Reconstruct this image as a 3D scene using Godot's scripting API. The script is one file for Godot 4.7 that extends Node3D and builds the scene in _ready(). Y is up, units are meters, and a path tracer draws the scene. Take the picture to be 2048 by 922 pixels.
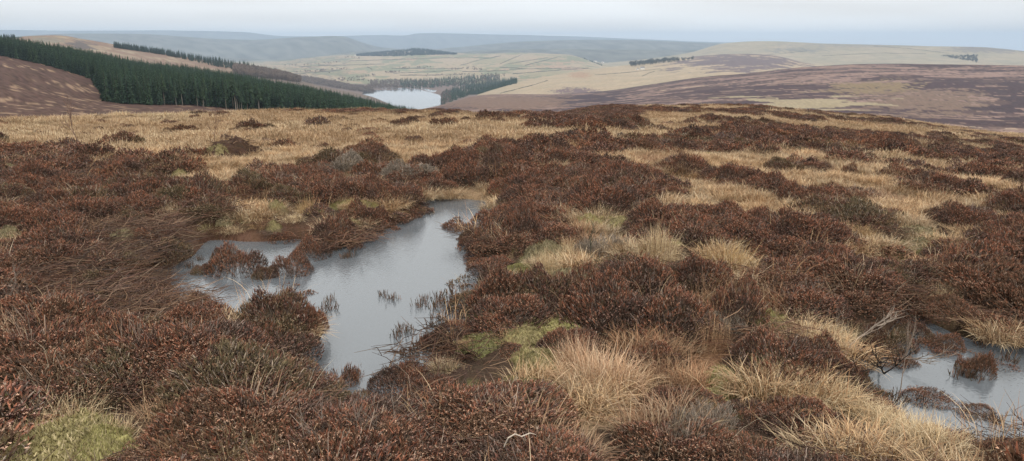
extends Node3D
# A wet moor in winter: heather, straw grass and moss round two bog pools, a conifer plantation on a slope,
# a reservoir in the valley, and hills that fade into the haze under an overcast sky.

const F := 1490.0            # focal length in pixels of the 2048 x 922 photograph
const EYE := Vector3(0, 2.0, 0)
const PITCH := 0.2503        # radians below the horizon
const SKY_LOW := Color(0.640, 0.645, 0.640)

var rng := RandomNumberGenerator.new()
var nz := FastNoiseLite.new()        # smooth fractal noise
var cells := FastNoiseLite.new()     # cell values for fields and burnt patches
var M := {}
var taken := {}

# ---------------------------------------------------------------- geometry collector
class MB:
	var v := PackedVector3Array()
	var c := PackedColorArray()
	var ix := PackedInt32Array()
	var n := PackedVector3Array()
	func tri(a: Vector3, b: Vector3, d: Vector3, col: Color) -> void:
		var k := v.size()
		v.append(a); v.append(b); v.append(d)
		c.append(col); c.append(col); c.append(col)
		ix.append(k); ix.append(k + 1); ix.append(k + 2)
	func tube(pts: Array, rad: Array, cols: Array, sides := 3) -> void:
		var k := v.size()
		var dir: Vector3 = (pts[-1] - pts[0]).normalized()
		var a := dir.cross(Vector3.UP if absf(dir.y) < 0.9 else Vector3.RIGHT).normalized()
		var b := dir.cross(a)
		var off := PackedVector3Array()
		for s in sides:
			off.append(a * cos(TAU * s / sides) + b * sin(TAU * s / sides))
		for q in pts.size():
			for s in sides:
				v.append(pts[q] + off[s] * rad[q])
				c.append(cols[q])
		for q in pts.size() - 1:
			for s in sides:
				var s2 := (s + 1) % sides
				var i0 := k + q * sides + s
				var i1 := k + q * sides + s2
				ix.append(i0); ix.append(i1); ix.append(i0 + sides)
				ix.append(i1); ix.append(i1 + sides); ix.append(i0 + sides)
	func strip(pts: Array, side: Vector3, w: Array, cols: Array) -> void:
		var k := v.size()
		for q in pts.size():
			v.append(pts[q] - side * w[q]); v.append(pts[q] + side * w[q])
			c.append(cols[q]); c.append(cols[q])
		for q in pts.size() - 1:
			var i0 := k + q * 2
			ix.append(i0); ix.append(i0 + 1); ix.append(i0 + 2)
			ix.append(i0 + 1); ix.append(i0 + 3); ix.append(i0 + 2)
	func mesh(mat: Material) -> ArrayMesh:
		var m := ArrayMesh.new()
		var a := []
		a.resize(Mesh.ARRAY_MAX)
		a[Mesh.ARRAY_VERTEX] = v
		a[Mesh.ARRAY_COLOR] = c
		a[Mesh.ARRAY_INDEX] = ix
		if n.size(): a[Mesh.ARRAY_NORMAL] = n
		m.add_surface_from_arrays(Mesh.PRIMITIVE_TRIANGLES, a)
		m.surface_set_material(0, mat)
		return m

# ---------------------------------------------------------------- naming
func numbered(called: String) -> String:
	taken[called] = taken.get(called, -1) + 1
	return called if taken[called] == 0 else "%s_%03d" % [called, taken[called]]

func tag(o: Node, label: String, category := "", group := "", kind := "") -> Node:
	o.set_meta("label", label)
	if category: o.set_meta("category", category)
	if group: o.set_meta("group", group)
	if kind: o.set_meta("kind", kind)
	return o

func top(called: String, mesh: Mesh = null) -> Node3D:
	var o: Node3D
	if mesh:
		o = MeshInstance3D.new()
		o.mesh = mesh
	else:
		o = Node3D.new()
	o.name = numbered(called)
	add_child(o)
	return o

func part(called: String, mesh: Mesh, parent: Node3D) -> MeshInstance3D:
	var o := MeshInstance3D.new()
	o.name = called
	o.mesh = mesh
	parent.add_child(o, true)
	return o

func copy(o: Node3D) -> Node3D:
	var c: Node3D = o.duplicate()
	c.name = numbered(str(o.name).trim_suffix("_" + str(o.name).get_slice("_", str(o.name).get_slice_count("_") - 1)) if str(o.name)[-1].is_valid_int() else str(o.name))
	add_child(c)
	return c

# a set of uncountable copies: where = [[Transform3D, Color], ...]
func scatter(called: String, mesh: Mesh, where: Array, label: String, category: String) -> void:
	if where.is_empty(): return
	var mm := MultiMesh.new()
	mm.transform_format = MultiMesh.TRANSFORM_3D
	mm.use_colors = true
	mm.mesh = mesh
	mm.instance_count = where.size()
	for k in where.size():
		mm.set_instance_transform(k, where[k][0])
		mm.set_instance_color(k, where[k][1])
	var o := MultiMeshInstance3D.new()
	o.multimesh = mm
	o.name = numbered(called)
	add_child(o)
	tag(o, label, category, "", "stuff")

func tint(spread: float, warm := 0.0) -> Color:
	var k := rng.randf_range(1.0 - spread, 1.0 + spread)
	var w := rng.randf_range(-warm, warm)
	return Color(k * (1.0 + w), k, k * (1.0 - w))

func turned(at: Vector3, yaw: float, s: Vector3, lean := 0.0) -> Transform3D:
	var b := Basis(Vector3.UP, yaw) * Basis(Vector3.RIGHT, lean)
	return Transform3D(b.scaled_local(s), at)

# ---------------------------------------------------------------- the lens: pixels to directions and back
func ray(px: float, py: float) -> Vector3:
	var x := (px - 1024.0) / F
	var y := (461.0 - py) / F
	return Vector3(x, y * cos(PITCH) - sin(PITCH), -(cos(PITCH) + y * sin(PITCH)))

func pix(p: Vector3) -> Vector2:
	var d := p - EYE
	var f := -d.y * sin(PITCH) - d.z * cos(PITCH)
	if f < 0.05: return Vector2(-9999, -9999)
	return Vector2(1024.0 + F * d.x / f, 461.0 - F * (d.y * cos(PITCH) - d.z * sin(PITCH)) / f)

func col_az(px: float) -> float:
	var d := ray(px, 150.0)
	return atan2(d.x, -d.z)

func az_col(az: float) -> float:
	var y := (461.0 - 150.0) / F
	return 1024.0 + F * tan(clampf(az, -1.2, 1.2)) * (cos(PITCH) + y * sin(PITCH))

func on_plane(px: float, py: float, h := 0.0) -> Vector3:
	var d := ray(px, py)
	return EYE + d * ((h - EYE.y) / d.y)

# ---------------------------------------------------------------- the near moor
const PROFILE_AT := [1.5, 4.0, 7.0, 11.0, 16.0, 24.0, 34.0, 50.0, 90.0, 140.0]
# heights of the ground in metres along lines of sight [pixel column, height at each distance of PROFILE_AT]
const PROFILE := [
	[-1600, .15, .15, .15, .12, .0, -.35, -1.1, -4.0, -16.0, -30.0],
	[0, .15, .15, .15, .14, .04, -.32, -1.02, -4.0, -16.0, -30.0],
	[500, .15, .15, .15, .14, .03, -.34, -1.12, -4.0, -16.0, -30.0],
	[800, .15, .15, .15, .12, .0, -.42, -1.36, -4.0, -14.0, -28.0],
	[1000, .15, .15, .15, .12, .0, -.44, -1.42, -3.5, -11.0, -24.0],
	[1100, .15, .15, .15, .12, -.02, -.46, -1.44, -3.05, -6.9, -18.0],
	[1250, .15, .15, .15, .12, -.03, -.5, -1.32, -2.55, -6.0, -16.0],
	[1500, .15, .15, .15, .12, -.05, -.5, -1.22, -2.42, -5.7, -15.0],
	[1750, .15, .15, .15, .12, -.15, -.8, -1.75, -3.1, -6.4, -16.0],
	[2048, .15, .15, .13, .1, -.35, -1.2, -2.2, -3.7, -7.5, -18.0],
	[3600, .15, .15, .1, .05, -.6, -1.8, -3.2, -5.4, -10.5, -24.0]]

# water as it shows in the photograph, pixels
const POOL_A := [[843,402],[905,400],[1000,402],[1003,425],[950,440],[912,462],[935,488],[965,500],[945,545],[930,585],[905,640],[880,690],[820,712],[795,740],[757,772],[700,775],[640,760],[597,725],[640,690],[662,655],[650,605],[600,580],[545,560],[480,590],[440,610],[400,585],[350,566],[345,535],[390,512],[420,482],[520,487],[600,480],[640,500],[690,498],[740,470],[790,452],[830,430]]
const POOL_B := [[1810,628],[1850,640],[1900,668],[1960,690],[2060,700],[2300,720],[2400,860],[2200,900],[2060,868],[1990,852],[1920,835],[1830,815],[1760,796],[1712,742],[1680,705],[1700,690],[1760,690],[1790,660]]
var pool_a := PackedVector2Array()
var pool_b := PackedVector2Array()
var pool_a_px := PackedVector2Array()
var pool_b_px := PackedVector2Array()

func edge_dist(p: Vector2, poly: PackedVector2Array) -> float:
	var best := 1e9
	var n := poly.size()
	for k in n:
		var q := Geometry2D.get_closest_point_to_segment(p, poly[k], poly[(k + 1) % n])
		best = minf(best, p.distance_squared_to(q))
	best = sqrt(best)
	return -best if Geometry2D.is_point_in_polygon(p, poly) else best

func water_dist(x: float, z: float) -> float:
	var d := 9.0
	for s in [1.0, 1.045, 1.085]: d = minf(d, water_one(x * s, z * s))
	return d

func water_one(x: float, z: float) -> float:
	var d := 9.0
	if x > -5.0 and x < 1.8 and z < -2.0 and z > -11.0: d = minf(d, edge_dist(Vector2(x, z), pool_a))
	if x > 1.0 and x < 8.0 and z < -2.0 and z > -8.5: d = minf(d, edge_dist(Vector2(x, z), pool_b))
	return d

# height of the ground in metres, column i, at r metres from the origin
func profile_height(i: int, r: float) -> float:
	var row: Array = PROFILE[i]
	if r <= PROFILE_AT[0]: return row[1]
	for k in range(1, PROFILE_AT.size()):
		if r < PROFILE_AT[k]:
			var f: float = inverse_lerp(log(PROFILE_AT[k - 1]), log(PROFILE_AT[k]), log(r))
			var p: float = row[maxi(k - 1, 1)]
			var q: float = row[mini(k + 2, PROFILE_AT.size())]
			return cubic_interpolate(row[k], row[k + 1], p, q, f)
	return row[-1]

func base_h(x: float, z: float) -> float:
	var r := sqrt(x * x + z * z)
	var px := az_col(atan2(x, -z)) if z < 0.0 else (-1600.0 if x < 0 else 3600.0)
	px = clampf(px, -1599.0, 3599.0)
	for i in range(1, PROFILE.size()):
		if px < PROFILE[i][0]:
			var f := smoothstep(0.0, 1.0, inverse_lerp(PROFILE[i - 1][0], PROFILE[i][0], px))
			return lerpf(profile_height(i - 1, r), profile_height(i, r), f)
	return 0.0

func ground_h(x: float, z: float) -> float:
	var r := sqrt(x * x + z * z)
	var h := base_h(x, z) + nz.get_noise_2d(x * 14.0, z * 14.0) * 0.09 + nz.get_noise_2d(x * 55.0, z * 55.0 + 90.0) * 0.035
	h += nz.get_noise_2d(x * 3.0 + 40.0, z * 3.0) * clampf((r - 9.0) * 0.02, 0.0, 0.3)
	if r < 14.0:
		var d := water_dist(x, z)
		if d < 0.45:
			h = lerpf(-0.14, clampf(h, 0.03, 0.07), smoothstep(-0.12, 0.10, d + nz.get_noise_2d(x * 40.0, z * 40.0) * 0.05)) if d < 0.12 else lerpf(clampf(h, 0.03, 0.07), h, smoothstep(0.12, 0.45, d))
	return h

func ground_at(px: float, py: float) -> Vector3:
	var h := 0.1
	var p := Vector3.ZERO
	for k in 6:
		p = on_plane(px, py, h)
		if p.z > -1.0 or p.length() > 100.0: break
		h = ground_h(p.x, p.z)
	return Vector3(p.x, h, p.z)

# ---------------------------------------------------------------- what grows where, read from the photograph: [px, py, rx, ry, kind]
# G straw grass, T tall tussock spot (placed singly), L brown litter, S moss, F flat straw, R red-brown grass
const COVER := [
	[120, 800, 110, 60, "G"], [100, 880, 150, 55, "S"], [490, 890, 95, 50, "G"], [330, 812, 75, 28, "R"],
	[1190, 715, 95, 65, "G"], [1072, 690, 45, 45, "S"], [1340, 760, 70, 34, "R"], [1640, 780, 70, 18, "G"], [1740, 812, 80, 24, "G"], [1850, 855, 80, 26, "G"], [1960, 900, 110, 30, "R"],
	[1620, 645, 75, 45, "G"], [1525, 632, 40, 22, "S"], [1425, 640, 30, 60, "R"], [1455, 495, 62, 38, "G"], [1312, 478, 50, 38, "G"], [1110, 505, 60, 55, "S"], [1190, 470, 75, 30, "G"],
	[1205, 425, 60, 22, "G"], [1725, 455, 45, 16, "G"], [1820, 450, 45, 32, "S"], [955, 375, 105, 26, "F"], [1880, 575, 35, 30, "G"], [1120, 640, 70, 18, "S"], [1140, 440, 40, 12, "R"],
	[390, 470, 240, 78, "L"], [200, 540, 150, 50, "L"], [560, 430, 90, 40, "L"], [1500, 700, 60, 40, "S"],
	[1700, 340, 140, 22, "G"], [1900, 345, 170, 38, "G"], [1480, 328, 42, 12, "G"], [1330, 325, 45, 12, "G"], [1500, 372, 62, 18, "G"], [1575, 350, 60, 12, "G"], [1990, 405, 90, 28, "G"], [1780, 318, 140, 18, "G"],
	[1270, 310, 30, 10, "G"], [705, 330, 30, 22, "G"], [440, 325, 80, 24, "G"], [1650, 325, 60, 10, "G"], [1860, 395, 90, 20, "G"], [1430, 345, 25, 8, "G"], [1300, 300, 40, 8, "R"]]
const BOUND := [[-900,275],[0,272],[200,285],[360,302],[400,338],[520,338],[560,318],[640,292],[760,290],[850,302],[890,300],[920,270],[1080,264],[1250,258],[1450,251],[1700,256],[1850,263],[2048,275],[3000,290]]
const CREST := [[-900,205],[520,196],[600,206],[700,212],[900,215],[1050,222],[1150,240],[1230,240],[1300,236],[3000,238]]

func along(line: Array, x: float) -> float:
	for k in range(1, line.size()):
		if x < line[k][0]:
			return remap(x, line[k - 1][0], line[k][0], line[k - 1][1], line[k][1])
	return line[-1][1]

func cover(x: float, y: float, z: float) -> String:
	var q := pix(Vector3(x, y + 0.22, z))
	var w := nz.get_noise_2d(x * 26.0, z * 26.0)
	var w2 := nz.get_noise_2d(x * 26.0 + 300.0, z * 26.0)
	var r := sqrt(x * x + z * z)
	var k := clampf(7.0 / r, 0.32, 1.6)
	q += Vector2(w * 55.0, w2 * 30.0) * k
	if q.y < along(BOUND, q.x):
		if q.x < 1280.0:
			if q.y < along(CREST, q.x) + w * 8.0: return "H"
			return "H" if nz.get_noise_2d(x * 20.0 + 70.0, z * 20.0) > 0.5 else "F"
		var s := nz.get_noise_2d(x * 5.0 + z * 1.0 + 30.0, z * 2.4) + .4 * nz.get_noise_2d(x * 16.0, z * 16.0)
		return "H" if s > 0.10 else "F"
	for e in COVER:
		var dx: float = (q.x - e[0]) / e[2]
		var dy: float = (q.y - e[1]) / e[3]
		if dx * dx + dy * dy < 1.0:
			if q.y < 420.0 and q.x > 1240.0 and e[4] == "G" and nz.get_noise_2d(x * 18.0 + 11.0, z * 18.0) > 0.22: return "H"
			return e[4]
	if q.x > 1230.0 and q.y < 425.0 and q.y > 262.0 and nz.get_noise_2d(x * 20.0 + 211.0, z * 14.0) + .5 * nz.get_noise_2d(x * 45.0, z * 45.0) > 0.09: return "G"
	if r < 16.0 and q.y < 880.0:
		var gap := nz.get_noise_2d(x * 34.0 + 77.0, z * 34.0)
		var fine := nz.get_noise_2d(x * 75.0 + 9.0, z * 75.0)
		if fine > 0.46: return "G" if w > 0.0 else "S"
		if gap > (0.5 if q.x > 1000.0 and q.y > 300.0 else 0.38): return "G" if w2 > -.1 else "S"
		if gap < -0.47: return "R"
	return "H"

# ---------------------------------------------------------------- plants
const PAL := {   # leaf, spike, bell, wood: linear base colours
	"russet": [Color(.090, .052, .033), Color(.225, .092, .056), Color(.46, .29, .20), Color(.15, .115, .09)],
	"dark": [Color(.058, .039, .030), Color(.140, .064, .046), Color(.30, .19, .15), Color(.13, .10, .085)],
	"olive": [Color(.088, .070, .040), Color(.160, .086, .052), Color(.38, .27, .18), Color(.18, .145, .115)],
	"grey": [Color(.155, .130, .105), Color(.20, .165, .135), Color(.32, .27, .22), Color(.24, .20, .165)],
	"rust": [Color(.10, .060, .038), Color(.185, .085, .052), Color(.32, .20, .14), Color(.10, .075, .06)]}

func jig(c: Color, k: float) -> Color:
	return Color(c.r * k, c.g * k, c.b * k)

# heather: returns [shoot mesh, stem mesh], base at the origin, about R wide and H high
func heather(R: float, H: float, n: int, pal: String, fat := 1.0, tall := 1.0) -> Array:
	var own: Array = PAL[pal]
	var other: Array = PAL[{"russet": "dark", "dark": "russet", "olive": "dark", "grey": "grey", "rust": "russet"}[pal]]
	var p := own
	var a := MB.new()
	var b := MB.new()
	var ph := rng.randf() * 100.0
	for i in n:
		var th := rng.randf() * TAU
		var rho := sqrt(rng.randf()) * R
		var x := rho * cos(th)
		var z := rho * sin(th)
		var lump := nz.get_noise_2d(x * 110.0 + ph, z * 110.0)
		var patch := nz.get_noise_2d(x * 90.0 - ph, z * 90.0 + 40.0)
		p = other if patch * 1.6 + rng.randf() > 0.78 else own
		var hh := H * sqrt(maxf(0.04, 1.0 - pow(rho / R, 3.0))) * (0.80 + 0.62 * lump) + rng.randf_range(-0.035, 0.02)
		if rng.randf() < 0.06: hh += rng.randf() * 0.05
		var tip := Vector3(x, maxf(hh, 0.04), z)
		var out := Vector3(x / R * 0.7, 1.0, z / R * 0.7)
		var d := (out + Vector3(rng.randf_range(-.45, .45), rng.randf_range(-.2, .2), rng.randf_range(-.45, .45))).normalized()
		var L := rng.randf_range(0.035, 0.080) * tall
		var k := rng.randf_range(0.55, 1.5)
		var base := tip - d * L
		var side := Vector3(rng.randf_range(-1, 1), 0.2, rng.randf_range(-1, 1)) * 0.010
		var leaf := jig(p[0], k)
		var spike := jig(p[1], k) if rng.randf() < 0.62 + patch * .8 else jig(p[0], k * 1.2)
		if rng.randf() < 0.10: spike = jig(p[3], k * 1.5)
		var m1 := base.lerp(tip, 0.4) + side
		var m2 := base.lerp(tip, 0.75) + side * 0.6
		a.tube([base, m1, m2, tip], [0.0011 * fat, 0.0018 * fat, 0.0024 * fat, 0.0008 * fat], [p[3], leaf, spike, spike], 3)
		for s in 2:     # side sprigs
			var o := base.lerp(tip, rng.randf_range(0.1, 0.7)) + side * 0.7
			var e := o + (d + Vector3(rng.randf_range(-1, 1), rng.randf_range(-.2, .4), rng.randf_range(-1, 1))).normalized() * L * rng.randf_range(0.25, 0.55)
			var u := (e - o).cross(Vector3(rng.randf_range(-1, 1), .3, rng.randf_range(-1, 1))).normalized() * 0.0030 * fat
			a.tri(o - u, o + u, e, spike if s == 0 else leaf)
		if rng.randf() < 0.5:
			var bell := jig(p[2], rng.randf_range(0.45, 1.25))
			for s in 4:
				var o := m2.lerp(tip, rng.randf_range(-0.5, 1.0))
				var t := Vector3(rng.randf_range(-1, 1), rng.randf_range(-.3, .8), rng.randf_range(-1, 1)).normalized()
				var u := t.cross(d).normalized()
				a.tri(o + u * 0.0024 * fat, o - u * 0.0024 * fat, o + t * 0.007 * fat, bell)
	p = own
	for i in 64:
		var th := rng.randf() * TAU
		var rho := sqrt(rng.randf()) * R * 0.95
		var e := Vector3(rho * cos(th), H * sqrt(maxf(0.05, 1.0 - pow(rho / R, 2.0))) * rng.randf_range(0.6, 1.18), rho * sin(th))
		var o := Vector3(e.x * 0.2, -0.03, e.z * 0.2)
		var q := o.lerp(e, 0.55) + Vector3(rng.randf_range(-.04, .04), -0.03, rng.randf_range(-.04, .04))
		var w := jig(p[3], rng.randf_range(.7, 2.5))
		b.tube([o, q, e], [0.004 * fat, 0.0028 * fat, 0.0011 * fat], [w, w, w], 3)
	return [a.mesh(M.plant), b.mesh(M.plant)]

func blade(m: MB, o: Vector3, dir: Vector3, L: float, lean: float, droop: float, w: float, col: Color) -> void:
	var side := dir.cross(Vector3.UP).normalized()
	var sw := Vector3(rng.randf_range(-1, 1), 0, rng.randf_range(-1, 1)) * 0.12 * L
	var pts := []
	for q in 5:
		var t := q / 4.0
		pts.append(o + dir * (lean * L * pow(t, 1.4)) + Vector3.UP * L * (t * (1.0 - lean * 0.35) - droop * t * t) + sw * t * t)
	m.strip(pts, (side + Vector3(0, rng.randf_range(-.6, .6), 0)).normalized(), [w, w, w * 0.85, w * 0.6, w * 0.12], [col, col, col, col, col])

func tussock(R: float, L: float, n: int, cols: Array, messy := 0.3, w := 0.0016, droop := 0.45) -> ArrayMesh:
	var m := MB.new()
	var comb := Vector3(rng.randf_range(-1, 1), 0, rng.randf_range(-1, 1)) * 0.5
	for i in n:
		var th := rng.randf() * TAU
		var rho := sqrt(rng.randf())
		var o := Vector3(cos(th), 0, sin(th)) * rho * R * 0.55
		o.y = -0.02 + 0.06 * (1.0 - rho)
		var dir := (Vector3(cos(th), 0, sin(th)) * (0.3 + rho) + comb * 0.6 + Vector3(rng.randf_range(-1, 1), 0, rng.randf_range(-1, 1)) * messy).normalized()
		var c: Color = cols[rng.randi() % cols.size()]
		blade(m, o, dir, L * rng.randf_range(0.55, 1.15), rng.randf_range(0.15, 0.75) * (0.5 + rho * 0.6), rng.randf_range(0.1, 1.0) * droop, w * rng.randf_range(0.7, 1.4), jig(c, rng.randf_range(0.65, 1.2)))
	return m.mesh(M.grass)

# a low tangle of stems lying on the ground
func tangle(R: float, n: int, cols: Array, w: float, h: float) -> ArrayMesh:
	var m := MB.new()
	for i in n:
		var th := rng.randf() * TAU
		var o := Vector3(rng.randf_range(-R, R), rng.randf_range(0.0, h), rng.randf_range(-R, R))
		var d := Vector3(cos(th), rng.randf_range(-.15, .35), sin(th))
		var L := rng.randf_range(0.08, 0.26)
		var c: Color = jig(cols[rng.randi() % cols.size()], rng.randf_range(0.5, 1.35))
		var bend := Vector3(rng.randf_range(-.4, .4), rng.randf_range(-.1, .3), rng.randf_range(-.4, .4)) * L
		m.tube([o, o + d * L * 0.5 + bend * 0.4, o + d * L], [w, w, w * 0.4], [c, c, c], 3)
	return m.mesh(M.plant)

# moss cushion: a lumpy dome and its fine tufts
func moss(R: float, H: float, cols: Array, lumps := 1.0, nap := 1.0) -> Array:
	var m := MB.new()
	var ph := rng.randf() * 90.0
	var nr := 12
	var na := 30
	var f := func(rho: float, th: float) -> Vector3:
		var e := 1.0 + 0.55 * nz.get_noise_2d(cos(th) * 70.0 + ph, sin(th) * 70.0)
		var x := rho * R * e * cos(th)
		var z := rho * R * e * sin(th)
		var y := H * (1.0 - pow(rho, 2.6)) - 0.03 + (nz.get_noise_2d(x * 160.0 + ph, z * 160.0) * 0.5 + nz.get_noise_2d(x * 420.0, z * 420.0 + ph) * 0.3) * H * 0.45 * lumps
		return Vector3(x, y, z)
	for i in nr + 1:
		for j in na:
			m.v.append(f.call(float(i) / nr, TAU * j / na))
			var t: Color = cols[0].lerp(cols[1], clampf(0.5 + nz.get_noise_2d(i * 30.0 + ph, j * 30.0), 0, 1))
			m.c.append(jig(t, rng.randf_range(0.8, 1.15)))
	for i in nr:
		for j in na:
			var a := i * na + j
			var b := i * na + (j + 1) % na
			m.ix.append_array(PackedInt32Array([a, b, a + na, b, b + na, a + na]))
	var g := MB.new()
	for i in 5200:
		var rho := sqrt(rng.randf()) * 0.99
		var th := rng.randf() * TAU
		var o: Vector3 = f.call(rho, th)
		var d := Vector3(rng.randf_range(-.7, .7), 1.0, rng.randf_range(-.7, .7)).normalized()
		var u := d.cross(Vector3(cos(th), 0, sin(th))).normalized()
		var c: Color = jig(cols[rng.randi() % cols.size()], rng.randf_range(0.6, 1.25))
		var s := rng.randf_range(0.008, 0.034) * nap
		g.tri(o - u * 0.005 * nap - d * 0.004, o + u * 0.005 * nap - d * 0.004, o + d * s, c)
	return [m.mesh(M.plant), g.mesh(M.plant)]

func branchy(m: MB, o: Vector3, d: Vector3, L: float, r: float, depth: int, col: Color, spread := 0.6) -> void:
	var pts := [o]
	var rad := [r]
	var cl := [col]
	var q := o
	var dd := d.normalized()
	for k in 4:
		dd = (dd + Vector3(rng.randf_range(-1, 1), rng.randf_range(-.6, .8), rng.randf_range(-1, 1)) * 0.16).normalized()
		q += dd * L / 4.0
		pts.append(q)
		rad.append(r * (1.0 - 0.19 * (k + 1)))
		cl.append(jig(col, rng.randf_range(0.8, 1.2)))
		if depth > 0 and k > 0:
			for s in (2 if k > 1 else 1):
				var e := (dd + Vector3(rng.randf_range(-1, 1), rng.randf_range(-.4, .9), rng.randf_range(-1, 1)) * spread).normalized()
				branchy(m, q, e, L * rng.randf_range(0.35, 0.6), r * 0.55, depth - 1, col, spread)
	m.tube(pts, rad, cl, 5)

# ---------------------------------------------------------------- trees
func conifer(H: float, W: float, from: float, tone: Color, bark: Color) -> Array:
	var t := MB.new()
	t.tube([Vector3(0, -0.6, 0), Vector3(0, H * 0.5, 0), Vector3(0, H * 0.97, 0)], [H * 0.013, H * 0.009, 0.02], [bark, bark, bark], 6)
	var m := MB.new()
	var levels := 20
	for k in levels:
		var f := float(k) / (levels - 1)
		var y := H * lerpf(from, 0.985, f)
		var w := W * pow(1.0 - f, 0.62) * rng.randf_range(0.75, 1.2) + 0.12
		var nb := 10
		var ph := rng.randf() * TAU
		for j in nb:
			var a := ph + TAU * j / nb + rng.randf_range(-.3, .3)
			var d := Vector3(cos(a), 0, sin(a))
			var s := Vector3(-sin(a), 0, cos(a))
			var L := w * rng.randf_range(0.6, 1.15)
			var o := Vector3(0, y + rng.randf_range(-.3, .3), 0)
			var e := o + d * L + Vector3(0, rng.randf_range(-0.35, 0.05) * L, 0)
			var mid := o.lerp(e, 0.55) + Vector3(0, 0.12 * L, 0)
			var c := jig(tone, rng.randf_range(0.55, 1.5))
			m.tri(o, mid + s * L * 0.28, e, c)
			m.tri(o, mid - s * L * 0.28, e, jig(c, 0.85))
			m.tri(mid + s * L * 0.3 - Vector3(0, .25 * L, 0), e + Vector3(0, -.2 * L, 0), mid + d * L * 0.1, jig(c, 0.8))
	m.tri(Vector3(-.12, H * 0.93, 0), Vector3(.12, H * 0.93, 0), Vector3(0, H * 1.03, 0), tone)
	return [t.mesh(M.plant), m.mesh(M.plant)]

func bare_tree(H: float, tone: Color) -> ArrayMesh:
	var m := MB.new()
	m.tube([Vector3(0, -0.5, 0), Vector3(0, H * 0.5, 0)], [H * 0.03, H * 0.018], [tone, tone], 5)
	for k in 150:
		var d := Vector3(rng.randf_range(-1, 1), rng.randf_range(-.7, 1), rng.randf_range(-1, 1)).normalized() * pow(rng.randf(), 0.4)
		var o := Vector3(0, H * 0.6, 0) + d * Vector3(H * 0.36, H * 0.4, H * 0.36)
		var e := (d + Vector3(rng.randf_range(-1, 1), 0.6, rng.randf_range(-1, 1)) * 0.6).normalized() * H * 0.13
		var u := e.cross(Vector3(rng.randf_range(-1, 1), rng.randf_range(-1, 1), rng.randf_range(-1, 1))).normalized() * H * 0.035
		m.tri(o - u, o + u, o + e, jig(tone, rng.randf_range(0.6, 1.4)))
	return m.mesh(M.plant)

# ---------------------------------------------------------------- far land: each sheet = columns [pixel x, [distance, pixel y], ...] with equal counts
func sheet(cols: Array, bump := 1.0, fall := 0.12) -> Dictionary:
	var s := {"x": [], "r": [], "t": [], "bump": bump, "n": 0}
	for c in cols:
		var rr := []
		var tt := []
		for k in range(1, c.size()):
			var d := ray(c[0], c[k][1])
			rr.append(float(c[k][0]))
			tt.append(EYE.y + c[k][0] * d.y / Vector2(d.x, d.z).length())
		rr.append(rr[-1] * 1.12)
		tt.append(tt[-1] - rr[-1] * fall)
		s.x.append(float(c[0])); s.r.append(rr); s.t.append(tt)
	s.n = s.r[0].size()
	return s

func sheet_at(s: Dictionary, px: float, t: float) -> Vector3:
	var xs: Array = s.x
	var i := 1
	while i < xs.size() - 1 and px > xs[i]: i += 1
	var f := clampf(inverse_lerp(xs[i - 1], xs[i], px), 0.0, 1.0)
	var a := maxi(i - 2, 0)
	var b := mini(i + 1, xs.size() - 1)
	var k := clampi(int(t), 0, s.n - 2)
	var g := t - k
	var r0 := cubic_interpolate(s.r[i - 1][k], s.r[i][k], s.r[a][k], s.r[b][k], f)
	var r1 := cubic_interpolate(s.r[i - 1][k + 1], s.r[i][k + 1], s.r[a][k + 1], s.r[b][k + 1], f)
	var h0 := cubic_interpolate(s.t[i - 1][k], s.t[i][k], s.t[a][k], s.t[b][k], f)
	var h1 := cubic_interpolate(s.t[i - 1][k + 1], s.t[i][k + 1], s.t[a][k + 1], s.t[b][k + 1], f)
	var r := lerpf(r0, r1, g)
	var az := col_az(px)
	var p := Vector3(r * sin(az), lerpf(h0, h1, g), -r * cos(az))
	var q: float = r / F * s.bump
	p.y += q * (2.2 * nz.get_noise_2d(p.x * 90.0 / r, p.z * 20.0 / r) + 1.1 * nz.get_noise_2d(p.x * 400.0 / r, p.z * 100.0 / r + 70.0))
	return p

func sheet_height(s: Dictionary, px: float, r: float) -> float:
	var lo := 0.0
	var hi: float = s.n - 2.0
	for k in 12:
		var mid := (lo + hi) / 2.0
		var q := sheet_at(s, px, mid)
		if q.x * q.x + q.z * q.z < r * r: lo = mid
		else: hi = mid
	return sheet_at(s, px, lo).y

func sheet_pixel(s: Dictionary, px: float, py: float) -> Vector3:
	var best := Vector3.ZERO
	var miss := 1e9
	for k in 90 * (s.n - 2) + 1:
		var p := sheet_at(s, px, k / 90.0)
		var e := absf(pix(p).y - py)
		if e < miss:
			miss = e
			best = p
	return best

func draw_sheet(s: Dictionary, called: String, label: String, nu: int, nv: int, paint: Callable) -> void:
	var m := MB.new()
	var x0: float = s.x[0]
	var x1: float = s.x[-1]
	for i in nu + 1:
		var px := lerpf(x0, x1, float(i) / nu)
		for j in nv + 1:
			var p := sheet_at(s, px, float(j) / nv * (s.n - 1))
			m.v.append(p)
			m.c.append(paint.call(p, pix(p)))
	grid(m, nu, nv, called, label)

func grid(m: MB, nu: int, nv: int, called: String, label: String, mat: Material = null) -> void:
	var w := nv + 1
	for i in nu + 1:
		for j in w:
			var a := m.v[mini(i + 1, nu) * w + j] - m.v[maxi(i - 1, 0) * w + j]
			var b := m.v[i * w + mini(j + 1, nv)] - m.v[i * w + maxi(j - 1, 0)]
			var n := a.cross(b).normalized()
			m.n.append(n if n.y > 0 else -n)
	for i in nu:
		for j in nv:
			var a := i * w + j
			m.ix.append_array(PackedInt32Array([a, a + 1, a + w, a + 1, a + w + 1, a + w]))
	var o := top(called, m.mesh(mat if mat else M.land))
	tag(o, label, "", "", "structure")

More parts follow.
